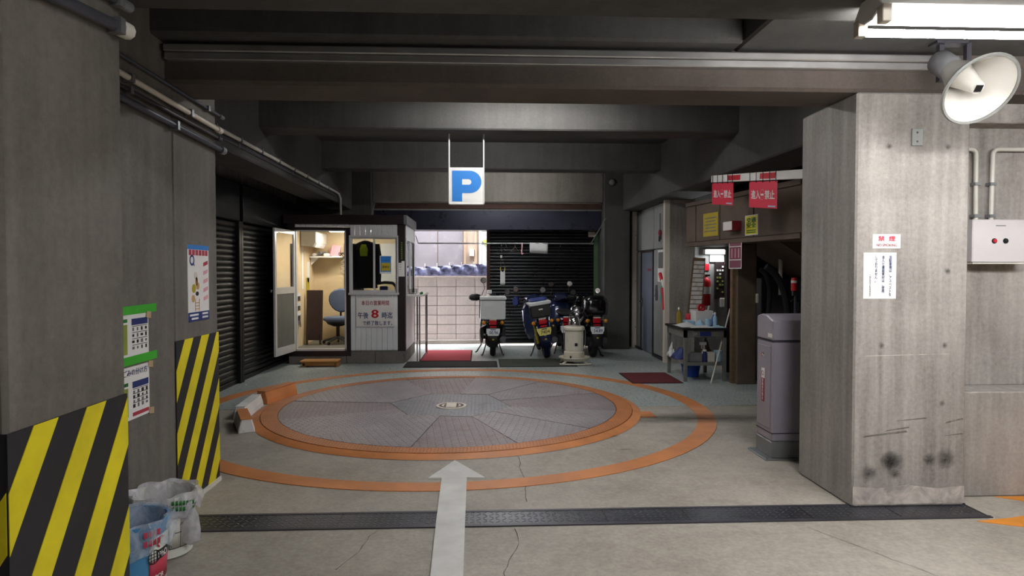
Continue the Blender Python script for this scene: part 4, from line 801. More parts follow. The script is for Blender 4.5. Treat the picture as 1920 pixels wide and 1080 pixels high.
build('cylinder', MB().lathe([(0, -.3), (.07, -.3), (.075, -.28), (.075, .1), (.06, .15), (.025, .18), (.025, .2), (0, .2)], c, (0, 0, 1), 18), 'red', fe); build('valve', MB().box(c.x-.02, c.x+.06, c.y-.02, c.y+.02, c.z+.2, c.z+.23), 'black', fe); build('label_band', MB().lathe([(.0765, -.1), (.0765, .02)], c, (0, 0, 1), 18), 'paper', fe); build('wall_hook', B(c.x-.02, c.x+.02, c.y+.06, 11.2, c.z+.15, c.z+.19), 'iron', fe)
one('red_notice', B(onY(1322, 496, 11.18).x, onY(1330, 496, 11.18).x, 11.185, 11.2, onY(1322, 507, 11.18).z, onY(1322, 495, 11.18).z), 'red', 'small red extinguisher plate on the nook wall', 'sign')
one('mop_handle', MB().tube([fl(1333, 719), onY(1369, 579, 9.0)], .011, 8), 'offwhite', 'pale broom handle leaning against the tool bench', 'broom handle')
# items on the panel wall
XW = 3.02
def wp(px, py): return onX(px, py, XW)
cl = thing('calendar', 'wall calendar with a mountain picture on the grey panel', 'calendar', wp(1240, 530)); a, b = wp(1234, 469), wp(1247, 529)
build('sheet', B(XW-.006, XW, b.y, a.y, b.z, a.z), 'paper', cl); build('picture', B(XW-.009, XW-.006, b.y+.04, a.y-.04, a.z-.31, a.z-.04), 'grey_mid', cl)
def glove(px, py, m, lab):
    p = wp(px, py); mb = MB(); g = thing('work_glove', lab, 'glove', p, 'gloves hung on the grey panel')
    build('cuff', MB().tube([p, p-UZ*.1], [.03, .04], 10), m, g); build('palm', MB().ball(p-UZ*.14+Vector((-.01, 0, 0)), (.025, .055, .07)), m, g)
    for k in range(4): build('finger', MB().tube([p+Vector((-.01, -.038+.025*k, -.18)), p+Vector((-.012, -.045+.03*k, -.27+.01*abs(k-1.5)))], [.014, .01], 8), m, g)
    build('thumb', MB().tube([p+Vector((-.01, .05, -.13)), p+Vector((-.012, .085, -.2))], [.014, .011], 8), m, g); build('hook', MB().tube([p+Vector((.02, 0, .01)), p+Vector((-.02, 0, .0))], .004, 6), 'iron', g)
glove(1232, 535, 'grey_cloth', 'grey work glove hung next to the steel door'); glove(1242, 537, 'teal', 'turquoise work glove hung under the calendar')
wd = thing('traffic_wand', 'red traffic wand in a long red sleeve hung on the panel', 'wand', wp(1250, 580)); a, b = wp(1241, 513), wp(1248, 540); a.x = b.x = XW-.03
build('head', MB().tube([a, a.lerp(b, .45)], .03, 10), 'red', wd); build('shaft', MB().tube([a.lerp(b, .45), b], .018, 10), 'white', wd); c = wp(1250, 581); c.x = XW-.035; build('sleeve', MB().tube([b-UZ*.0, c], [.05, .035], 10), 'red', wd)
hk = thing('hanging_charm', 'dark tasselled charm hung high on the grey panel', 'charm', wp(1240, 440)); p = wp(1240, 400); p.x = XW-.02
build('cord', MB().tube([p, p-UZ*.28], .006, 6), 'dark_brown', hk); build('knot', MB().ball(p-UZ*.33, (.03, .05, .06)), 'deep_red', hk); build('tassel', MB().tube([p-UZ*.38+UY*.04, p-UZ*.47+UY*.05], .015, 8), 'black', hk); build('tassel', MB().tube([p-UZ*.37-UY*.03, p-UZ*.44-UY*.05], .012, 8), 'dark_brown', hk)
# work bench
wb = thing('tool_bench', 'old steel work bench with a black top in the nook', 'bench', (3.0, 9.2, 0)); bx0, bx1, by0, by1 = 2.73, 3.31, 8.78, 9.6
build('top', B(bx0-.03, bx1+.02, by0-.03, by1+.02, .7, .73), 'black', wb, .004); build('apron', MB().box(bx0, bx1, by0, by0+.02, .6, .7).box(bx0, bx0+.02, by0, by1, .6, .7).box(bx1-.02, bx1, by0, by1, .6, .7), 'steel_grey', wb)
dw = build('drawer', B(bx0+.12, bx1-.1, by0-.008, by0, .61, .69), 'steel_grey', wb, .003); build('knob', MB().ball((bx0+.17, by0-.02, .655), .014), 'chrome', dw); build('pull_cover', B(bx0+.21, bx0+.36, by0-.014, by0-.008, .62, .68), 'navy', dw)
for x in (bx0, bx1-.045):
    for y in (by0, by1-.045): build('leg', B(x, x+.045, y, y+.045, .003, .7), 'steel_grey', wb, .003)
build('lower_shelf', B(bx0, bx1, by0+.02, by1-.02, .235, .26), 'steel_grey', wb); build('stretcher', B(bx0+.045, bx1-.045, by0, by0+.03, .22, .265), 'steel_grey', wb)
# things on and under the bench
def bottle(lab, x, y, z, r, hgt, m, cap='white', neck=.4, group=None):
    t = thing('bottle', lab, 'bottle', (x, y, z), group); build('body', MB().lathe([(0, 0), (r, 0), (r, hgt*.62), (r*neck, hgt*.8), (r*neck, hgt*.9)], (x, y, z), (0, 0, 1), 14), m, t); build('cap', MB().lathe([(0, hgt), (r*neck*1.1, hgt), (r*neck*1.1, hgt*.87)], (x, y, z), (0, 0, 1), 12), cap, t); return t
Zt = .73
b_ = bottle('tall oil bottle with a white cap on the bench corner', 2.87, 9.5, Zt, .035, .24, 'bottle_oil')
bottle('clear water bottle standing on the bench by the broom handle', 3.22, 8.98, Zt, .032, .2, 'pale_blue', 'white'); bottle('blue capped spray bottle at the back of the bench', 3.25, 9.12, Zt, .03, .18, 'enamel_blue', 'white')
bs2 = thing('white_basket', 'white plastic basket of tools on the bench', 'basket', (3.18, 9.4, Zt))
for k, a in enumerate(((3.05, 3.3, 9.28, 9.285), (3.05, 3.3, 9.515, 9.52), (3.05, 3.055, 9.285, 9.515), (3.295, 3.3, 9.285, 9.515))): build('side', B(*a, Zt, Zt+.2), 'white', bs2)
build('bottom', B(3.05, 3.3, 9.285, 9.515, Zt, Zt+.005), 'white', bs2)
one('tape_roll', MB().lathe([(.03, -.02), (.03, .02), (.055, .02), (.055, -.02), (.03, -.02)], (3.15, 9.35, Zt+.24), (.3, -1, .2), 20), 'red', 'red centred roll of tape sticking out of the basket', 'tape roll')
one('scissor_handle', MB().tube([(3.24, 9.38, Zt+.1), (3.27, 9.37, Zt+.27)], .012, 8), 'offwhite', 'white tool handle sticking out of the basket', 'tool')
def crumple(lab, cx, cy, z, rx, ry, hh, m, name='cloth'):
    rr = random.Random(lab); rows = []
    for j in range(7):
        rows.append([(cx+rx*(i/4-1), cy+ry*(j/3-1), z+.002+max(0, hh*(1-abs(i/4-1)**1.5)*(1-abs(j/3-1)**1.5)*rr.uniform(.5, 1.2))) for i in range(9)])
    return one(name, MB().sheet(rows), m, lab, 'cloth', solid=.003)
crumple('crumpled white rag at the open corner of the bench', 2.86, 9.12, Zt, .13, .22, .05, 'cloth_white'); crumple('pale blue rag in the middle of the bench', 3.07, 9.16, Zt, .07, .1, .09, 'pale_blue'); crumple('white cloth lying near the bench front edge', 2.99, 8.83, Zt, .16, .05, .03, 'paper'); crumple('blue cloth under the water bottle', 3.2, 8.86, Zt, .1, .08, .03, 'pale_blue')
one('clear_box', MB().box(2.93, 3.04, 9.3, 9.5, Zt, Zt+.06), 'film_box' if 'film_box' in MATS else 'pale_blue', 'flat pale tray beside the white basket', 'tray', None, .006)
one('cup', MB().lathe([(0, .002), (.035, .002), (.042, .11), (.038, .11), (.032, .01)], (3.13, 9.0, Zt), (0, 0, 1), 16), 'pale_blue', 'pale blue plastic cup on the bench', 'cup')
one('red_can', MB().lathe([(0, 0), (.04, 0), (.04, .13), (.034, .14), (0, .14)], (3.03, 9.56, Zt), (0, 0, 1), 16), 'red', 'red can standing at the foot of the key board', 'can')
Zs = .26
one('storage_box', B(2.8, 3.0, 8.83, 9.05, Zs, Zs+.12), 'grey_mid', 'grey storage box on the lower bench shelf', 'box', None, .008)
one('white_carton', B(3.07, 3.17, 8.83, 8.95, Zs, Zs+.13), 'offwhite', 'small white carton on the lower bench shelf', 'carton', None, .004)
one('blue_carton', B(3.19, 3.29, 8.83, 8.95, Zs, Zs+.15), 'pale_blue', 'light blue carton at the end of the lower shelf', 'carton', None, .006)
sb = bottle('white spray can with a navy label on the lower shelf', 3.03, 8.84, Zs, .026, .17, 'navy', 'white', .9)
sp_ = thing('spray_bottle', 'white trigger spray bottle on the lower bench shelf', 'bottle', (3.05, 8.95, Zs)); build('body', MB().lathe([(0, 0), (.035, 0), (.035, .12), (.015, .18), (.015, .22)], (3.06, 8.96, Zs), (0, 0, 1), 14), 'white', sp_); build('trigger_head', MB().box(3.0, 3.09, 8.945, 8.975, Zs+.22, Zs+.26).box(3.02, 3.035, 8.95, 8.97, Zs+.17, Zs+.22), 'white', sp_)
crumple('dark blue folded cloth on the lower shelf', 2.84, 9.3, Zs, .12, .2, .16, 'navy'); crumple('brown paper bundle behind the spray bottle', 3.15, 9.15, Zs, .12, .1, .28, 'brown_board', 'bundle'); crumple('white bags hanging at the end of the lower shelf', 2.76, 9.5, Zs, .05, .1, .2, 'cloth_white', 'bag')
bk_ = thing('blue_bucket', 'blue plastic bucket under the tool bench', 'bucket', (2.97, 9.2, 0)); build('shell', MB().lathe([(0, .004), (.11, .004), (.14, .19), (.155, .2), (.155, .19), (.134, .19), (.104, .012), (0, .012)], (2.97, 9.25, .003), (0, 0, 1), 24), 'enamel_blue', bk_); build('rim', MB().lathe([(.14, .185), (.16, .19), (.16, .205), (.14, .2)], (2.97, 9.25, .003), (0, 0, 1), 24), 'enamel_blue', bk_)
# machine room bits
st_ = struct('stair_soffit', MB().prism([(3.62, 7.9, 1.857), (5.6, 7.9, 1.857), (5.6, 7.9, .6)], (0, 1.2, 0)), 'brown_ply', 'sloping brown underside of a stair in the machine room')
one('pale_bar', MB().tube([onY(1464, 478, 8.6), onY(1463, 553, 8.6)], [.028, .024], 10), 'offwhite', 'pale upright bar hanging in the dark machine room', 'bar')
bc = thing('beacon_lamp', 'red beacon lamp with a white band in the machine room', 'lamp', onY(1489, 545, 7.6)); p = onY(1489, 545, 7.6)
build('lower_lens', MB().lathe([(0, 0), (.035, 0), (.035, .09)], p, (0, 0, 1), 16), 'red', bc); build('band', MB().lathe([(.036, .09), (.036, .12)], p, (0, 0, 1), 16), 'white', bc); build('cap', MB().lathe([(.035, .12), (.03, .15), (0, .155)], p, (0, 0, 1), 16), 'red', bc); build('bracket', MB().box(p.x-.02, p.x+.04, p.y-.02, p.y+.02, p.z-.06, p.z).tube([(p.x+.02, p.y, p.z-.03), (p.x+.02, p.y, .0)], .02), 'iron', bc)
for k, (px0, py0, px1, py1, Y, lab) in enumerate(((1425, 505, 1440, 590, 8.4, 'black hose drooping behind the pier'), (1436, 500, 1478, 600, 8.2, 'thick black hose arching in the machine room'), (1483, 565, 1492, 600, 7.7, 'thin black cable below the red beacon'))):
    a, b = onY(px0, py0, Y), onY(px1, py1, Y); mid = (a+b)/2+Vector((.12, 0, .2)); P = [a*(1-t)**2+mid*2*t*(1-t)+b*t*t for t in [i/10 for i in range(11)]]+[Vector((b.x, b.y, .02))]
    one('hose', MB().tube(P, [.03, .045, .012][k], 8), 'rubber', lab, 'hose')
one('machine_cabinet', B(3.75, 4.4, 8.7, 9.5, 0, 1.4), 'iron', 'dark metal cabinet deep in the machine room', 'cabinet', None, .01)
one('wall_switch', B(3.605, 3.64, 8.53, 8.55, 1.08, 1.2), 'offwhite', 'small pale switch on the edge of the pier', 'switch', None, .004)
# ------------------------------------------------------------------ barrier gate with folded arm
gt = thing('barrier_gate', 'purple-grey barrier gate cabinet in front of the lit pillar', 'barrier', (2.5, 5.3, 0)); gx0, gx1, gy0, gy1 = 2.30, 2.76, 5.12, 5.42
build('foot_plate', B(gx0-.06, gx1+.02, gy0-.03, gy1+.03, 0, .012), 'galv', gt, .003); build('pedestal', B(gx0, gx1, gy0, gy1, .012, .14), 'galv', gt, .004)
build('cabinet', B(gx0, gx1, gy0, gy1, .14, .94), 'gate_grey', gt, .012, 2)
rings = [[Vector((x, gy0+(gy1-gy0)*t, z)) for t, z in ((0, .945), (1, .945), (1, 1.13), (.7, 1.15), (.4, 1.145), (0, 1.105))] for x in (gx0, gx1)]
build('hood', MB().loft(rings, smooth=False), 'gate_grey', gt, .01, 2); build('hood_seam', B(gx0-.002, gx1, gy0-.002, gy1, .937, .947), 'iron', gt); build('base_seam', B(gx0-.002, gx1, gy0-.002, gy1, .205, .212), 'iron', gt)
dg_ = build('access_door', B(gx0-.006, gx0, gy0+.03, gy1-.03, .24, .9), 'gate_grey', gt, .003); build('lock', MB().lathe([(0, .012), (.014, .012), (.018, 0)], (gx0-.006, 5.28, .82), (-1, 0, 0), 16), 'chrome', dg_)
build('maker_plate', MB().box(gx0-.004, gx0, gy0+.01, gy0+.08, .97, 1.0), 'offwhite', gt)
stk = build('warning_sticker', B(gx0-.009, gx0-.006, 5.25, 5.30, .44, .63), 'deep_red', gt); build('sticker_top', B(gx0-.01, gx0-.006, 5.25, 5.30, .63, .71), 'paper', stk); build('sticker_ring', MB().lathe([(.014, .001), (.02, .001)], (gx0-.0105, 5.275, .67), (-1, 0, 0), 18), 'deep_red', stk)
vtext('車路歩行禁止', (gx0-.009, 5.275, .625), -UY, UZ, .027, 'paper', stk, lift=.001)
build('anchor_bolt', MB().tube([(gx0-.03, gy0+.0, .012), (gx0-.03, gy0, .03)], .01, 6), 'galv', gt)
A0, A1 = Vector((2.78, 5.3, 2.30)), Vector((2.75, 7.84, 2.60)); ad = (A1-A0).normalized(); au = Vector((1, 0, 0)).cross(ad).normalized(); au = au if au.z > 0 else -au
build('lower_arm', B(2.765, 2.80, 5.26, 5.34, .95, 2.34), 'white', gt, .004)
arm = build('folded_arm', MB().prism([A0-au*.04, A1-au*.04, A1+au*.042, A0+au*.042], (.035, 0, 0)), 'white', gt, .004)
def ap(a): return A0+ad*a
AL = (A1-A0).length
def on_arm(px): return (onX(px, 335, 2.76).y-A0.y)/ad.y
for a, b in ((1365, 1388), (1424, 1452)):
    s0, s1 = on_arm(a), on_arm(b); build('red_band', MB().prism([ap(s0)-au*.025, ap(s1)-au*.025, ap(s1)+au*.03, ap(s0)+au*.03], (-.003, 0, 0)), 'red', arm)
for k, (pa, pb, hgt, lab) in enumerate(((1338, 1378, .25, 'red no entry flag tied to the tip of the barrier arm'), (1408, 1461, .26, 'red no entry flag tied to the middle of the barrier arm'))):
    s0, s1 = on_arm(pa), on_arm(pb); t0, t1 = ap(s0)-au*.05, ap(s1)-au*.05; t0.x = t1.x = 2.745
    fg = thing('no_entry_flag', lab, 'flag', (t0+t1)/2-UZ*hgt, 'red flags on the barrier arm'); uu = (t1-t0).normalized(); c = (t0+t1)/2-UZ*hgt/2
    q = [t0, t1, t1-UZ*hgt, t0-UZ*hgt]; build('cloth', MB().prism(q, (.002, 0, 0)), 'flag_red', fg)
    W = (t1-t0).length; L2 = lambda f, z: c+uu*W*f+UZ*z
    text('進入', L2(-.24, 0), uu, UZ, W*.33, .085, 'paper', fg, lift=.003, bold=.03); text('禁止', L2(.26, 0), uu, UZ, W*.33, .085, 'paper', fg, lift=.003, bold=.03); card('bar', L2(0, 0), uu, UZ, W*.1, .018, 'paper', fg, .003, .001)
    build('oval', MB().lathe([(.045, .0), (.049, .0)], L2(0, 0)-UX*.004, (-1, 0, 0), 20, wob=lambda r, h_, a, j: (r*(1.05), h_)), 'pink', fg)
    card('maker_mark', L2(.33, -hgt/2+.02), uu, UZ, W*.25, .014, 'pale_blue', fg, .003, .001)
    for f in (.04, .28, .52, .76, .97):
        p = t0.lerp(t1, f); build('tie_wire', MB().tube([p-UZ*.012-UX*.004, p+UZ*.095-UX*.004, p+UZ*.1+UX*.04], .004, 5), 'black', fg)
# ------------------------------------------------------------------ posters on the striped side
XP = -1.88
def pp(y, z): return Vector((XP, y, z))
def waste(zc, zt, title, lab):
    t = thing('waste_poster', lab, 'poster', pp(3.64, zc)); H_ = zt-zc; card('sheet', pp(3.6, (zc+zt)/2), UY, UZ, .43, H_, 'paper', t, 0, .002)
    if title: text('事業系ごみの分け方', pp(3.6, zt-.03), UY, UZ, .38, .035, 'navy', t, lift=.003); 
    z1 = zt-(.07 if title else .02); card('blue_header', pp(3.72, z1-.03), UY, UZ, .17, .035, 'navy', t, .002, .001); card('green_column', pp(3.53, (z1+zc)/2-.01), UY, UZ, .12, (z1-zc)-.06, 'olive', t, .002, .001); card('dark_header', pp(3.53, z1-.02), UY, UZ, .12, .018, 'green_ink', t, .0025, .001)
    r_ = random.Random(lab); nrow = 4; st = (z1-zc-.085-(.03 if title else 0))/4
    for r in range(nrow):
        for c in range(4): card('pictogram', pp(3.65+c*.045, z1-.07-r*st), UY, UZ, r_.uniform(.012, .026), r_.uniform(.012, .022), 'black' if r_.random() < .6 else 'grey_mid', t, .002, .001)
        card('print_line', pp(3.72, z1-.054-r*st), UY, UZ, .16, .004, 'grey_mid', t, .002, .001)
    card('red_footer', pp(3.72, zc+.025), UY, UZ, .17, .02, 'label_red', t, .002, .001) if title else None
waste(1.035, 1.275, False, 'upper waste sorting poster between strips of green tape'); waste(.70, .985, True, 'lower waste sorting poster with a blue title and red foot')
for z, lab in ((1.285, 'green tape strip above the upper waste poster'), (1.015, 'green tape strip between the two waste posters')): one('tape_strip', MB().prism([(XP+.003, 3.38, z-.02), (XP+.003, 3.905, z-.018), (XP+.003, 3.905, z+.03), (XP+.003, 3.38, z+.025)], (.0015, 0, 0)), 'green_tape', lab, 'tape')
for y, z, lab in ((3.81, 1.255, 'tan tape scrap at the top of the upper waste poster'), (3.825, .975, 'tan tape scrap between the waste posters'), (3.83, .71, 'tan tape scrap at the foot of the lower waste poster')): one('tape_scrap', MB().prism([(XP+.0055, y-.025, z-.015), (XP+.0055, y+.025, z-.022), (XP+.0055, y+.028, z+.015), (XP+.0055, y-.02, z+.02)], (.0015, 0, 0)), 'tan_tape', lab, 'tape', 'tan tape scraps')
po = thing('safety_poster', 'tall white poster with blue borders on the far striped pillar', 'poster', pp(4.48, 1.17)); card('sheet', pp(4.485, 1.42), UY, UZ, .325, .5, 'paper', po, 0, .002)
card('blue_border', pp(4.485, 1.655), UY, UZ, .325, .03, 'blue', po, .002, .001); card('blue_border', pp(4.485, 1.2), UY, UZ, .325, .06, 'navy', po, .002, .001)
for k in range(6): card('title_block', pp(4.36+k*.05, 1.62), UY, UZ, .04, .036, 'label_red', po, .002, .001)
build('blue_ring', MB().lathe([(.022, .003), (.036, .003)], pp(4.385, 1.57), (1, 0, 0), 20), 'navy', po); card('ring_tail', pp(4.41, 1.545), (0, .6, -.8), (0, .8, .6), .03, .008, 'navy', po, .003, .001)
for y, z, w, hh, m in ((4.44, 1.47, .05, .05, 'cream'), (4.45, 1.43, .04, .06, 'skin_tan'), (4.41, 1.385, .06, .06, 'old_yellow'), (4.47, 1.4, .05, .05, 'skin_tan'), (4.46, 1.35, .05, .03, 'black'), (4.40, 1.32, .05, .05, 'skin_tan'), (4.455, 1.44, .02, .04, 'black')): build('figure_shape', MB().prism([pp(y+w/2*math.cos(2*PI*k/10), z+hh/2*math.sin(2*PI*k/10))+UX*.002 for k in range(10)], (.001, 0, 0)), m, po)
for y in (4.43, 4.49): card('ladder_rail', pp(y, 1.275), UY, UZ, .006, .08, 'skin_tan', po, .003, .001)
for z in (1.25, 1.27, 1.29): card('ladder_rung', pp(4.46, z), UY, UZ, .06, .005, 'skin_tan', po, .003, .001)
for k in range(5): build('pink_block', MB().prism([pp(4.56, 1.55-.058*k-.02)+UX*.002, pp(4.63, 1.55-.058*k-.005)+UX*.002, pp(4.63, 1.55-.058*k+.02)+UX*.002, pp(4.56, 1.55-.058*k+.005)+UX*.002], (.001, 0, 0)), 'pink' if k else 'label_red', po)
for y, z, w in ((4.41, 1.212, .13), (4.42, 1.188, .1), (4.58, 1.214, .09), (4.58, 1.19, .09)): card('print_line', pp(y, z), UY, UZ, w, .012, 'paper', po, .003, .001)
# ------------------------------------------------------------------ pails with bin bags
def pail(lab, cx, cy, r, hgt, m, bag, hang, name='pail'):
    t = thing(name, lab, 'pail', (cx, cy, 0)); r0 = r*.88
    build('shell', MB().lathe([(0, .004), (r0-.01, .004), (r0, .012), (r, hgt-.02), (r+.008, hgt-.015), (r+.008, hgt), (r-.004, hgt), (r0-.006, .016), (0, .016)], (cx, cy, 0), (0, 0, 1), 36), m, t)
    rr = random.Random(lab); ph = [rr.uniform(0, 6) for _ in range(4)]
    def wob(rad, h_, a, j):
        w_ = .012*math.sin(7*a+ph[0]+j)+.007*math.sin(13*a+ph[1]-j*.7); return rad+(w_ if j > 3 else w_*.4), h_+(.02*math.sin(4*a+ph[2])+.012*math.sin(9*a+ph[3]) if j > 5 else .004*math.sin(8*a))
    build('bin_bag', MB().lathe([(r*.3, hgt*.25), (r*.8, hgt*.3), (r-.02, hgt*.7), (r-.008, hgt), (r+.012, hgt+.012), (r+.022, hgt-.02), (r+.024, hgt-hang*.5), (r+.012, hgt-hang)], (cx, cy, 0), (0, 0, 1), 48, wob=wob), bag, t)
    return t
wp_ = pail('white pail with a white bin bag against the far striped pillar', -1.69, 3.57, .155, .33, 'pail_white', 'bag', .1)
build('bail_handle', MB().tube([(-1.69+.168*math.cos(a), 3.57-.168*math.sin(a)*.72, .27-.13*math.sin(a)) for a in [PI*i/14 for i in range(15)]], .004, 6), 'galv', wp_)
def patch(t, cx, cy, r, a0, a1, z0, z1, m, name, up=0, rt=None):
    build(name, MB().sheet([[(cx+rr_*math.cos(a), cy+rr_*math.sin(a), z) for a in [a0+(a1-a0)*i/10 for i in range(11)]] for z, rr_ in ((z0, r if rt is None else r), (z1, rt or r))]), m, t, solid=.0008)
def tri(r, z, hgt): return r*.88+(r-r*.88)*z/hgt+.002
cx, cy = -1.69, 3.57
patch(wp_, cx, cy, tri(.155, .06, .33), -1.0, -.15, .06, .22, 'offwhite', 'label', rt=tri(.155, .22, .33)); 
for z in (.06, .14, .22): patch(wp_, cx, cy, tri(.155, z, .33)+.001, -1.0, -.15, z, z+.003, 'black', 'label_line')
for a in (-1.0, -.6): patch(wp_, cx, cy, tri(.155, .06, .33)+.001, a, a+.012, .06, .22, 'black', 'label_line', rt=tri(.155, .22, .33)+.001)
for k in range(3): patch(wp_, cx, cy, tri(.155, .08, .33)+.001, -1.35, -1.25, .08+.05*k, .084+.05*k, 'grey_mid', 'level_mark')
rr = random.Random(2)
for k in range(14): a = -.95+(k % 7)*.1; z = .312-.03*(k//7)-.012*(k % 7)*.3; patch(wp_, cx, cy, .187, a, a+.07, z-.011, z+.011, 'green_ink', 'bag_print')
build('bag_tail', MB().loft([[Vector((-1.52+.05*math.cos(t)*k, 3.5+.03*math.sin(t)*k, z)) for t in [2*PI*i/10 for i in range(10)]] for k, z in ((.4, .26), (.8, .22), (1, .15), (.9, .09), (.3, .07))]), 'bag', wp_)
bp_ = pail('blue pail with a paint label beside the near striped pillar', -1.61, 3.06, .165, .375, 'pail_blue', 'bag_clear', .13); cx, cy = -1.61, 3.06
patch(bp_, cx, cy, tri(.165, .02, .375), -.56, 1.0, .02, .31, 'pail_white', 'label', rt=tri(.165, .31, .375)); patch(bp_, cx, cy, tri(.165, .1, .375)+.001, -.56, 1.0, .1, .2, 'label_red', 'label_band', rt=tri(.165, .2, .375)+.001); patch(bp_, cx, cy, tri(.165, .2, .375)+.001, -.32, .7, .2, .245, 'black', 'label_band', rt=tri(.165, .245, .375)+.001)
def on_pail(a, z): r_ = tri(.165, z, .375)+.003; return Vector((cx+r_*math.cos(a), cy+r_*math.sin(a), z)), Vector((-math.sin(a), math.cos(a), 0))
for i, ch in enumerate('Pho'): p, u = on_pail(-.24+.13*i, .222); text(ch, p, u, UZ, None, .028, 'paper', bp_, lift=.001)
for i, ch in enumerate('DOOR'): p, u = on_pail(-.48+.13*i, .125); text(ch, p, u, UZ, None, .02, 'paper', bp_, lift=.001)
p, u = on_pail(-.43, .222); g_ = build('globe', MB().lathe([(.028, .0), (.032, .0)], p, u.cross(UZ), 20), 'black', bp_)
for k in (-.014, 0, .014): card('globe_line', p+UZ*k, u, UZ, .056*math.sqrt(1-(k/.03)**2), .003, 'black', g_, .0005, .0005); card('globe_line', p+u*k, u, UZ, .003, .056*math.sqrt(1-(k/.03)**2), 'black', g_, .0005, .0005)
p, u = on_pail(-.2, .28); build('swoosh', MB().lathe([(.018, 0), (.026, 0)], p, u.cross(UZ), 14, 0, 3.6), 'label_red', bp_)
for k in range(8): a = -.75+(k % 4)*.1; z = .345-.04*(k//4); p, u = Vector((cx+.197*math.cos(a), cy+.197*math.sin(a), z)), Vector((-math.sin(a), math.cos(a), 0)); card('bag_print', p, u, UZ, .015, .026, 'label_red', bp_, 0, .001)
one('sponge', MB().ball((-1.53, 3.1, .3), (.05, .04, .03)), 'old_yellow', 'yellow sponge lying in the blue pail', 'sponge')
# ------------------------------------------------------------------ drying pole with hangers and cloths
P0, P1 = onY(784, 461, 12.35), onY(1108, 452, 12.35); P0.z = P1.z = (P0.z+P1.z)/2
dp = thing('drying_pole', 'steel drying pole slung between the booth and the back pillar', 'pole', P0)
build('pole', MB().tube([P0, P1], .012, 8), 'galv', dp); build('strut', MB().tube([P1, (2.36, 12.5, 2.5)], .009, 8), 'galv', dp); build('strut', MB().tube([P0, (-1.21, 12.25, 2.15)], .006, 8), 'iron', dp); build('pole_end', MB().tube([P1-UX*.02, P1+UX*.05], .02, 8), 'galv', dp)
def polex(px): return onY(px, 458, 12.35).x
PZ = P0.z
def hanger(px, m, lab, w=.16, an=1.1):
    x = polex(px); t = thing('coat_hanger', lab, 'hanger', (x, 12.35, PZ-.2), 'hangers on the drying pole')
    build('hook', MB().tube([(x, 12.35-.02*math.cos(a), PZ+.004+.016*math.sin(a)) for a in (0, .8, 1.6, 2.4, 3.1)]+[(x, 12.37, PZ-.02), (x, 12.35, PZ-.06)], .004, 6), 'iron', t)
    build('shoulders', MB().tube([(x-w*math.cos(an), 12.35-w*math.sin(an), PZ-.16), (x, 12.35, PZ-.06), (x+w*math.cos(an), 12.35+w*math.sin(an), PZ-.16), (x-w*math.cos(an), 12.35-w*math.sin(an), PZ-.16)], .006, 6), m, t)
hanger(941, 'black', 'black hanger nearest the open doorway on the pole'); hanger(949, 'iron', 'dark hanger just before the grey one on the pole', .2); hanger(966, 'steel_grey', 'grey wire hanger in the middle of the hangers', .2); hanger(1051, 'black', 'black hanger alone past the white towel')
x0, x1 = polex(993), polex(1027)
one('towel', MB().sheet([[(x0+(x1-x0)*i/10, 12.35+s*.014+.006*math.sin(i*1.3+j), z-.02*i/10*(s < 0)) for i in range(11)] for j, (s, z) in enumerate(((-1, PZ-.17), (-1, PZ-.09), (-1, PZ), (-.6, PZ+.014), (.6, PZ+.014), (1, PZ), (1, PZ-.12)))]), 'cloth_white', 'white printed towel folded over the drying pole', 'towel', solid=.003)
cb_ = thing('hanging_rag', 'small pinkish rag tied on the drying pole', 'rag', (polex(979), 12.35, PZ-.2)); build('strip', MB().tube([(polex(979), 12.35, PZ+.014), (polex(979), 12.335, PZ-.06), (polex(978), 12.335, PZ-.17), (polex(980), 12.335, PZ-.2)], [.012, .01, .014, .02], 8), 'pink', cb_)
lx = polex(942); lc = thing('hanging_cloth', 'narrow white cloth pegged on a line below the hangers', 'cloth', (lx, 12.35, 1.35)); z1 = onY(942, 505, 12.35).z; z0 = onY(942, 534, 12.35).z
build('cloth', MB().sheet([[(lx-.04+.09*i/4, 12.35+.006*math.sin(i*2+j), z1-(z1-z0)*j/6+.03*(abs(i-2)-2)*(j == 0)) for i in range(5)] for j in range(7)]), 'cloth_white', lc, solid=.003)
for dx in (-.035, .045): build('peg', B(lx+dx-.008, lx+dx+.008, 12.34, 12.36, z1-.02, z1+.04), 'old_yellow', lc); build('line', MB().tube([(lx+dx, 12.35, z1+.03), (lx-.02, 12.35, PZ-.22), (lx-.02, 12.35, PZ)], .003, 5), 'iron', lc)
build('clip', B(lx-.04, lx-.005, 12.34, 12.36, PZ-.27, PZ-.22), 'offwhite', lc)
sen = one('sensor_box', MB().box(2.13, 2.27, 13.1, 13.2, 2.18, 2.28), 'cream', 'small cream sensor box at the top of the closed shutter', 'sensor', None, .01)
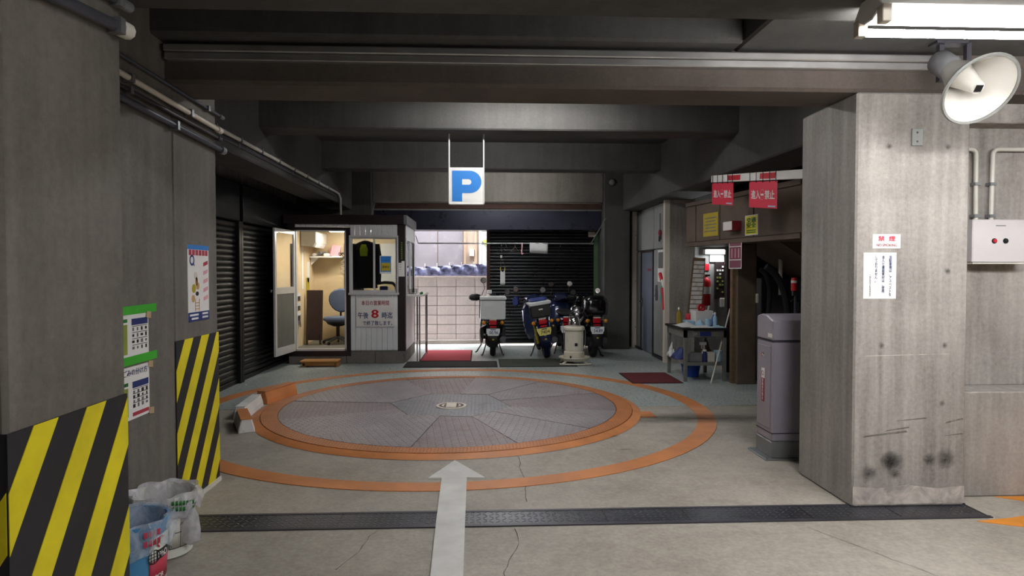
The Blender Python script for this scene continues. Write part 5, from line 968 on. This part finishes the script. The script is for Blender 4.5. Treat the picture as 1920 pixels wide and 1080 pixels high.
# ------------------------------------------------------------------ kerosene stove and kettle
hx, hy = 1.48, 10.52
ks = thing('kerosene_stove', 'cream round kerosene stove with a tray base', 'stove', (hx, hy, .016)); Z = .018
build('tray', MB().lathe([(0, .05), (.2, .05), (.24, .09), (.25, .1), (.25, .11), (.235, .11), (.19, .06), (0, .06)], (hx, hy, Z), (0, 0, 1), 32), 'stove', ks)
for a in (.6, 2.5, 3.8, 5.6): build('foot', MB().tube([(hx+.16*math.cos(a), hy+.16*math.sin(a), Z+.055), (hx+.25*math.cos(a), hy+.22*math.sin(a), Z+.012)], [.02, .016], 8), 'stove', ks)
build('skid', MB().tube([(hx-.25, hy-.14, Z+.008), (hx, hy-.2, Z+.008), (hx+.25, hy-.14, Z+.008)], .012, 8), 'stove', ks)
tank = build('tank', MB().lathe([(0, .06), (.155, .06), (.165, .08), (.165, .19), (.15, .2), (0, .2)], (hx, hy, Z), (0, 0, 1), 28), 'stove', ks); build('wick_dial', B(hx-.09, hx-.065, hy-.175, hy-.15, Z+.1, Z+.14), 'black', tank)
body = build('body', MB().lathe([(.14, .2), (.14, .535), (.0, .535)], (hx, hy, Z), (0, 0, 1), 32), 'stove', ks)
for k in range(20): a = 2*PI*k/20; build('rib', B(-.006, .006, -.004, .004, Z+.22, Z+.52), 'offwhite', body, local=True).location = (0, 0, 0)
for k, o in enumerate([c for c in body.children if c.name.startswith('rib')]):
    a = 2*PI*k/20
    for v in o.data.vertices:
        q = v.co+OFF[ks.name]; v.co = Rz(a-PI/2) @ Vector((q.x, 0, q.z))*1+Vector((hx+(.142+q.y)*math.cos(a), hy+(.142+q.y)*math.sin(a), 0))-OFF[ks.name]
build('top_plate', MB().lathe([(.15, .53), (.17, .545), (.17, .58), (.15, .6), (0, .6)], (hx, hy, Z), (0, 0, 1), 32), 'stove', ks); wn = build('window', B(hx-.01, hx+.035, hy-.15, hy-.135, Z+.29, Z+.34), 'black', body, .004)
for s in (-1, 1): build('guard_bar', MB().tube([(hx+s*.165, hy-.06, Z+.2), (hx+s*.175, hy-.06, Z+.55)], .005, 6), 'galv', ks)
kt = thing('kettle', 'shiny steel kettle standing on the kerosene stove', 'kettle', (hx, hy, Z+.6)); kz = Z+.6
build('body', MB().lathe([(0, .002), (.1, .002), (.105, .02), (.085, .13), (.06, .15), (.055, .16), (0, .165)], (hx, hy, kz), (0, 0, 1), 28), 'chrome', kt); build('lid_knob', MB().lathe([(.012, .165), (.012, .18), (.02, .19), (0, .2)], (hx, hy, kz), (0, 0, 1), 14), 'black', kt)
build('spout', MB().tube([(hx+.08, hy+.02, kz+.06), (hx+.13, hy+.04, kz+.11), (hx+.15, hy+.05, kz+.15)], [.022, .015, .011], 8), 'chrome', kt); build('handle', MB().tube([(hx+.085*math.cos(a), hy, kz+.12+.12*math.sin(a)) for a in [PI*i/10 for i in range(11)]], .007, 6), 'iron', kt)
# ------------------------------------------------------------------ parked scooters, seen from behind
def sec(y, z, hw, hh, p=2.6, n=18, cx=0):
    R = []
    for k in range(n):
        a = 2*PI*k/n; c, s = math.cos(a), math.sin(a)
        R.append(Vector((cx+hw*math.copysign(abs(c)**(2/p), c), y, z+hh*math.copysign(abs(s)**(2/p), s))))
    return R
def wheel(t, y, r, w, rim):
    o = build('tyre', MB().lathe([(r*.62, -w*.42), (r*.85, -w*.5), (r*.97, -w*.32), (r, 0), (r*.97, w*.32), (r*.85, w*.5), (r*.62, w*.42)], (0, y, r), (1, 0, 0), 32), 'rubber', t)
    build('rim', MB().lathe([(r*.63, -w*.36), (r*.6, 0), (r*.63, w*.36)], (0, y, r), (1, 0, 0), 28), rim, o)
    build('hub', MB().lathe([(0, -w*.5), (.05, -w*.5), (.05, w*.5), (0, w*.5)], (0, y, r), (1, 0, 0), 16), rim, o)
    for k in range(5):
        a = 2*PI*k/5; build('spoke', MB().tube([(0, y+.04*math.cos(a), r+.04*math.sin(a)), (0, y+r*.61*math.cos(a), r+r*.61*math.sin(a))], .014, 6), rim, o)
def scooter(lab, x, y, yaw, lean, body='gloss_black', trim='black', plate='plate_white', num='00.96', style='scooter', tail_z=.62, mirrors=((-.3, .02, 1.27), (.33, .0, 1.16)), seat=True, handw=.31, rim='iron', muffs=False):
    t = thing('motor_scooter', lab, 'scooter', (x, y, .003), 'scooters parked by the shutter', rot=(0, lean, yaw))
    r = .22 if style != 'cub' else .27
    wheel(t, 0, r, .1 if style != 'cub' else .085, rim); wheel(t, 1.18, r, .09 if style != 'cub' else .08, rim)
    if style == 'cub':
        build('body', MB().loft([sec(-.2, .58, .05, .04), sec(0, .6, .08, .07), sec(.3, .56, .09, .12), sec(.6, .45, .08, .1), sec(.95, .5, .09, .12)]), body, t)
        build('rear_fender', MB().lathe([(r+.03, -.06), (r+.05, -.03), (r+.055, 0), (r+.05, .03), (r+.03, .06)], (0, 0, r), (1, 0, 0), 16, PI*.0, PI*1.0), 'bike_blue', t, solid=.004)
        for s in (-1, 1): build('shock', MB().tube([(s*.1, 0, r), (s*.11, .06, .58)], .024, 8), 'old_yellow', t)
        for s in (-1, 1): build('swing_arm', MB().tube([(s*.075, 0, r), (s*.07, .5, .32)], .016, 8), 'iron', t)
    else:
        build('body', MB().loft([sec(-.33, .64, .07, .035), sec(-.26, .62, .12, .08), sec(-.05, .57, .17, .16), sec(.25, .52, .19, .2), sec(.48, .46, .17, .18), sec(.55, .4, .1, .1)]), body, t)
        build('footboard', MB().loft([sec(.45, .29, .19, .035, 5), sec(.95, .29, .2, .035, 5)]), trim, t)
        for s in (-1, 1): build('side_cover', MB().loft([sec(-.15, .42, .03, .1, 3, cx=s*.19), sec(.15, .36, .035, .15, 3, cx=s*.2), sec(.45, .33, .03, .08, 3, cx=s*.2)]), trim, t)
    build('leg_shield', MB().sheet([[(w*i/4, yy-.05*(1-(i/4)**2)+.05, z) for i in range(-4, 5)] for yy, z, w in ((.98, .26, .17), (.93, .4, .22), (.95, .6, .23), (1.0, .8, .21), (1.05, .93, .14))]), body, t, solid=.02)
    build('engine', MB().box(-.13, .1, .08, .42, .18, .36), 'iron', t, .03)
    build('muffler', MB().tube([(.15, .42, .25), (.17, .1, .26), (.17, -.18, .31)], [.03, .05, .055], 12), 'iron', t)
    if seat: build('seat', MB().loft([sec(-.22, .75, .11, .03), sec(-.05, .76, .15, .05), sec(.3, .75, .14, .05), sec(.52, .72, .09, .035)]), 'black', t)
    # steering
    build('front_fender', MB().lathe([(r+.02, -.06), (r+.045, 0), (r+.02, .06)], (0, 1.18, r), (1, 0, 0), 16, .3, PI*.9), body, t, solid=.004)
    for s in (-1, 1): build('fork', MB().tube([(s*.075, 1.18, r), (s*.05, 1.02, .8)], .018, 8), 'iron', t)
    build('head_cover', MB().loft([sec(.84, 1.0, .1, .04), sec(.92, 1.0, .16, .07), sec(1.05, .97, .15, .09), sec(1.14, .94, .08, .06)]), body, t); build('meter_panel', MB().prism([(-.09, .845, .99), (.09, .845, .99), (.07, .9, 1.06), (-.07, .9, 1.06)], (0, .01, .006)), 'navy', t)
    hb2 = build('handlebar', MB().tube([(-handw-.02, .82, 1.0), (-.15, .93, 1.02), (.15, .93, 1.02), (handw+.02, .82, 1.0)], .013, 8), 'iron', t)
    for s in (-1, 1): build('grip', MB().tube([(s*(handw-.1), .86, 1.005), (s*(handw+.03), .815, 1.0)], .019, 8), 'rubber', hb2); build('lever', MB().tube([(s*(handw-.12), .93, 1.01), (s*(handw+.02), .89, 1.0)], .006, 6), 'chrome', hb2)
    if muffs:
        hm = build('hand_cover', MB().loft([sec(0, 0, .02, .03), sec(.06, 0, .06, .065), sec(.16, 0, .065, .07), sec(.24, 0, .04, .05)]), 'black', t)
        for v in hm.data.vertices: q = Rz(-1.0) @ v.co; v.co = Vector((-handw-.12, .82, 1.0))+Vector((q.x, q.y, q.z))
    for mx, dy, mz in mirrors:
        s = 1 if mx > 0 else -1; mo = build('mirror', MB().lathe([(0, .004), (.05, .004), (.056, 0), (.05, -.015), (.02, -.03), (0, -.032)], (mx, .84+dy, mz), (-.15*s, -1, .12), 20), 'gloss_black', t)
        build('mirror_glass', MB().lathe([(0, .0055), (.048, .0055)], (mx, .84+dy, mz), (-.15*s, -1, .12), 20), 'chrome', mo); build('mirror_stem', MB().tube([(s*.2, .9, 1.02), (mx*.86, .88+dy, (1.02+mz)/2), (mx, .87+dy, mz-.03)], .007, 6), 'iron', mo)
    # tail
    z = tail_z
    tl = build('tail_lamp', MB().box(-.065, .065, -.37, -.31, z+.0, z+.085), 'lens_red', t, .012, seg=2); build('lamp_top', MB().box(-.06, .06, -.372, -.32, z+.085, z+.1), 'offwhite', tl); build('reflector', MB().box(-.055, .055, -.385, -.37, z-.045, z-.015), 'lens_red', tl)
    for s in (-1, 1):
        sg = build('turn_signal', MB().ball((s*.155, -.33, z+.035), (.034, .03, .034)), 'amber', t); build('signal_stalk', MB().tube([(s*.06, -.3, z+.03), (s*.14, -.32, z+.035)], .012, 6), 'black', sg)
    pz = z-.115
    pt = build('number_plate', MB().prism([(-.115, -.395, pz+.055), (.115, -.395, pz+.055), (.115, -.4, pz+.0), (.09, -.405, pz-.065), (-.09, -.405, pz-.065), (-.115, -.4, pz)], (0, .004, 0)), plate, t)
    text(num, Vector((.01, -.4045, pz-.012)), UX, UZ, .15, .055, 'navy' if plate == 'plate_white' else 'black', pt, lift=.003, bold=.01); card('plate_line', Vector((0, -.401, pz+.038)), UX, UZ, .09, .014, 'navy', pt, .002, .0006)
    mf = build('mudguard', MB().sheet([[(w*i/3, yy-.02*(1-(i/3)**2), zz) for i in range(-3, 4)] for yy, zz, w in ((-.3, z+.02, .1), (-.37, pz, .105), (-.39, pz-.12, .095), (-.38, max(.2, pz-.28), .08))]), trim if style != 'cub' else 'bike_blue', t, solid=.008); card('guard_badge', Vector((0, -.415, pz-.13)), UX, UZ, .035, .02, 'old_yellow', mf, .002, .001)
    # stands
    if style == 'cub' or lean:
        ks2 = build('side_stand', MB().tube([(-.1, .38, .28), (-.2, .3, .1), (-.26, .27, .02-math.sin(lean)*-.0)], .012, 8), 'iron', t); build('stand_foot', MB().ball((-.262, .27, .015), (.035, .03, .012)), 'iron', ks2)
    else:
        for s in (-1, 1):
            st = build('centre_stand', MB().tube([(s*.1, .3, .24), (s*.17, .12, .03)], .013, 8), 'iron', t); build('stand_foot', MB().tube([(s*.17, .16, .018), (s*.19, .02, .014)], .014, 8), 'iron', st)
        build('kick_lever', MB().tube([(-.2, .1, .2), (-.28, -.06, .09), (-.3, -.1, .085)], .012, 8), 'iron', t)
    return t
s1 = scooter('black delivery scooter with a big pale grey cargo box', .195, 11.62, .0, 0, num='00.96', seat=False, muffs=True, mirrors=((-.16, 0, 1.32), (.29, .0, 1.1)), tail_z=.575)
build('rack', MB().box(-.2, .2, -.3, .2, .645, .665), 'iron', s1); cb1 = build('cargo_box', MB().loft([sec(-.36, .84, .215, .175, 12), sec(.12, .84, .215, .175, 12)], smooth=False), 'box_grey', s1, .012, seg=2)
build('box_lid', MB().loft([sec(-.375, 1.03, .228, .028, 10), sec(.13, 1.03, .228, .028, 10)], smooth=False), 'box_grey', cb1, .008); build('lid_seam', MB().box(-.222, .222, -.37, .125, .995, 1.003), 'black', cb1); build('sticker', MB().box(-.19, -.15, -.363, -.36, .7, .725), 'paper', cb1); build('sticker', MB().box(-.14, -.12, -.363, -.36, .69, .71), 'paper', cb1); build('side_strap', MB().box(-.235, -.22, -.2, -.16, .68, 1.0), 'black', cb1)
s2 = scooter('leaning dark blue motorcycle with a yellow number plate', 1.113, 11.3, .02, -.16, body='bike_blue', plate='plate_yellow', num='7404', style='cub', tail_z=.62, mirrors=((-.28, 0, 1.22), (.2, -.1, 1.13)))
build('rack', MB().box(-.14, .14, -.3, .15, .72, .74), 'iron', s2); c2 = build('carrier_case', MB().loft([sec(-.34, .84, .17, .1, 8), sec(.1, .84, .17, .1, 8)], smooth=False), 'black', s2, .012); build('case_lid', MB().loft([sec(-.36, .97, .19, .032, 6), sec(.1, .97, .19, .032, 6)], smooth=False), 'box_grey', c2, .01); build('rain_gear', MB().loft([sec(-.3, 1.015, .1, .02), sec(-.2, 1.025, .15, .03), sec(0, 1.03, .16, .03), sec(.08, 1.02, .08, .02)]), 'navy', c2); build('case_badge', MB().box(-.035, .035, -.343, -.34, .86, .88), 'offwhite', c2)
build('reflector_yellow', MB().ball((.17, -.28, .56), .02), 'old_yellow', s2); build('hand_guard', MB().loft([sec(.78, 1.0, .05, .07, cx=-.33), sec(.9, 1.0, .06, .09, cx=-.3)]), 'navy', s2)
s3 = scooter('dark blue scooter half hidden behind the kerosene stove', 1.5, 11.84, -.03, 0, body='bike_blue', num='12-31', mirrors=((-.19, 0, 1.24), (.17, 0, 1.25)), tail_z=.6, handw=.24)
s4 = scooter('black scooter with a round black top case by the back pillar', 1.93, 11.4, .03, 0, body='gloss_black', num='54.89', mirrors=((-.2, .02, 1.1), (.26, .02, 1.13)), tail_z=.62, rim='iron')
build('rack', MB().box(-.15, .15, -.3, .1, .72, .745), 'iron', s4); tc = build('top_case', MB().loft([sec(-.4, .88, .14, .13, 3.5), sec(-.34, .89, .2, .175, 3.5), sec(-.1, .9, .225, .19, 3.5), sec(.08, .9, .19, .17, 3.5)]), 'gloss_black', s4); build('case_reflector', MB().box(-.1, .1, -.405, -.39, .8, .825), 'black', tc)
build('small_wheel_bin', MB().lathe([(0, -.02), (.05, -.02), (.06, 0), (.05, .02), (0, .02)], (.28, .05, .27), (1, -.4, 0), 16), 'rubber', s4) if 0 else None
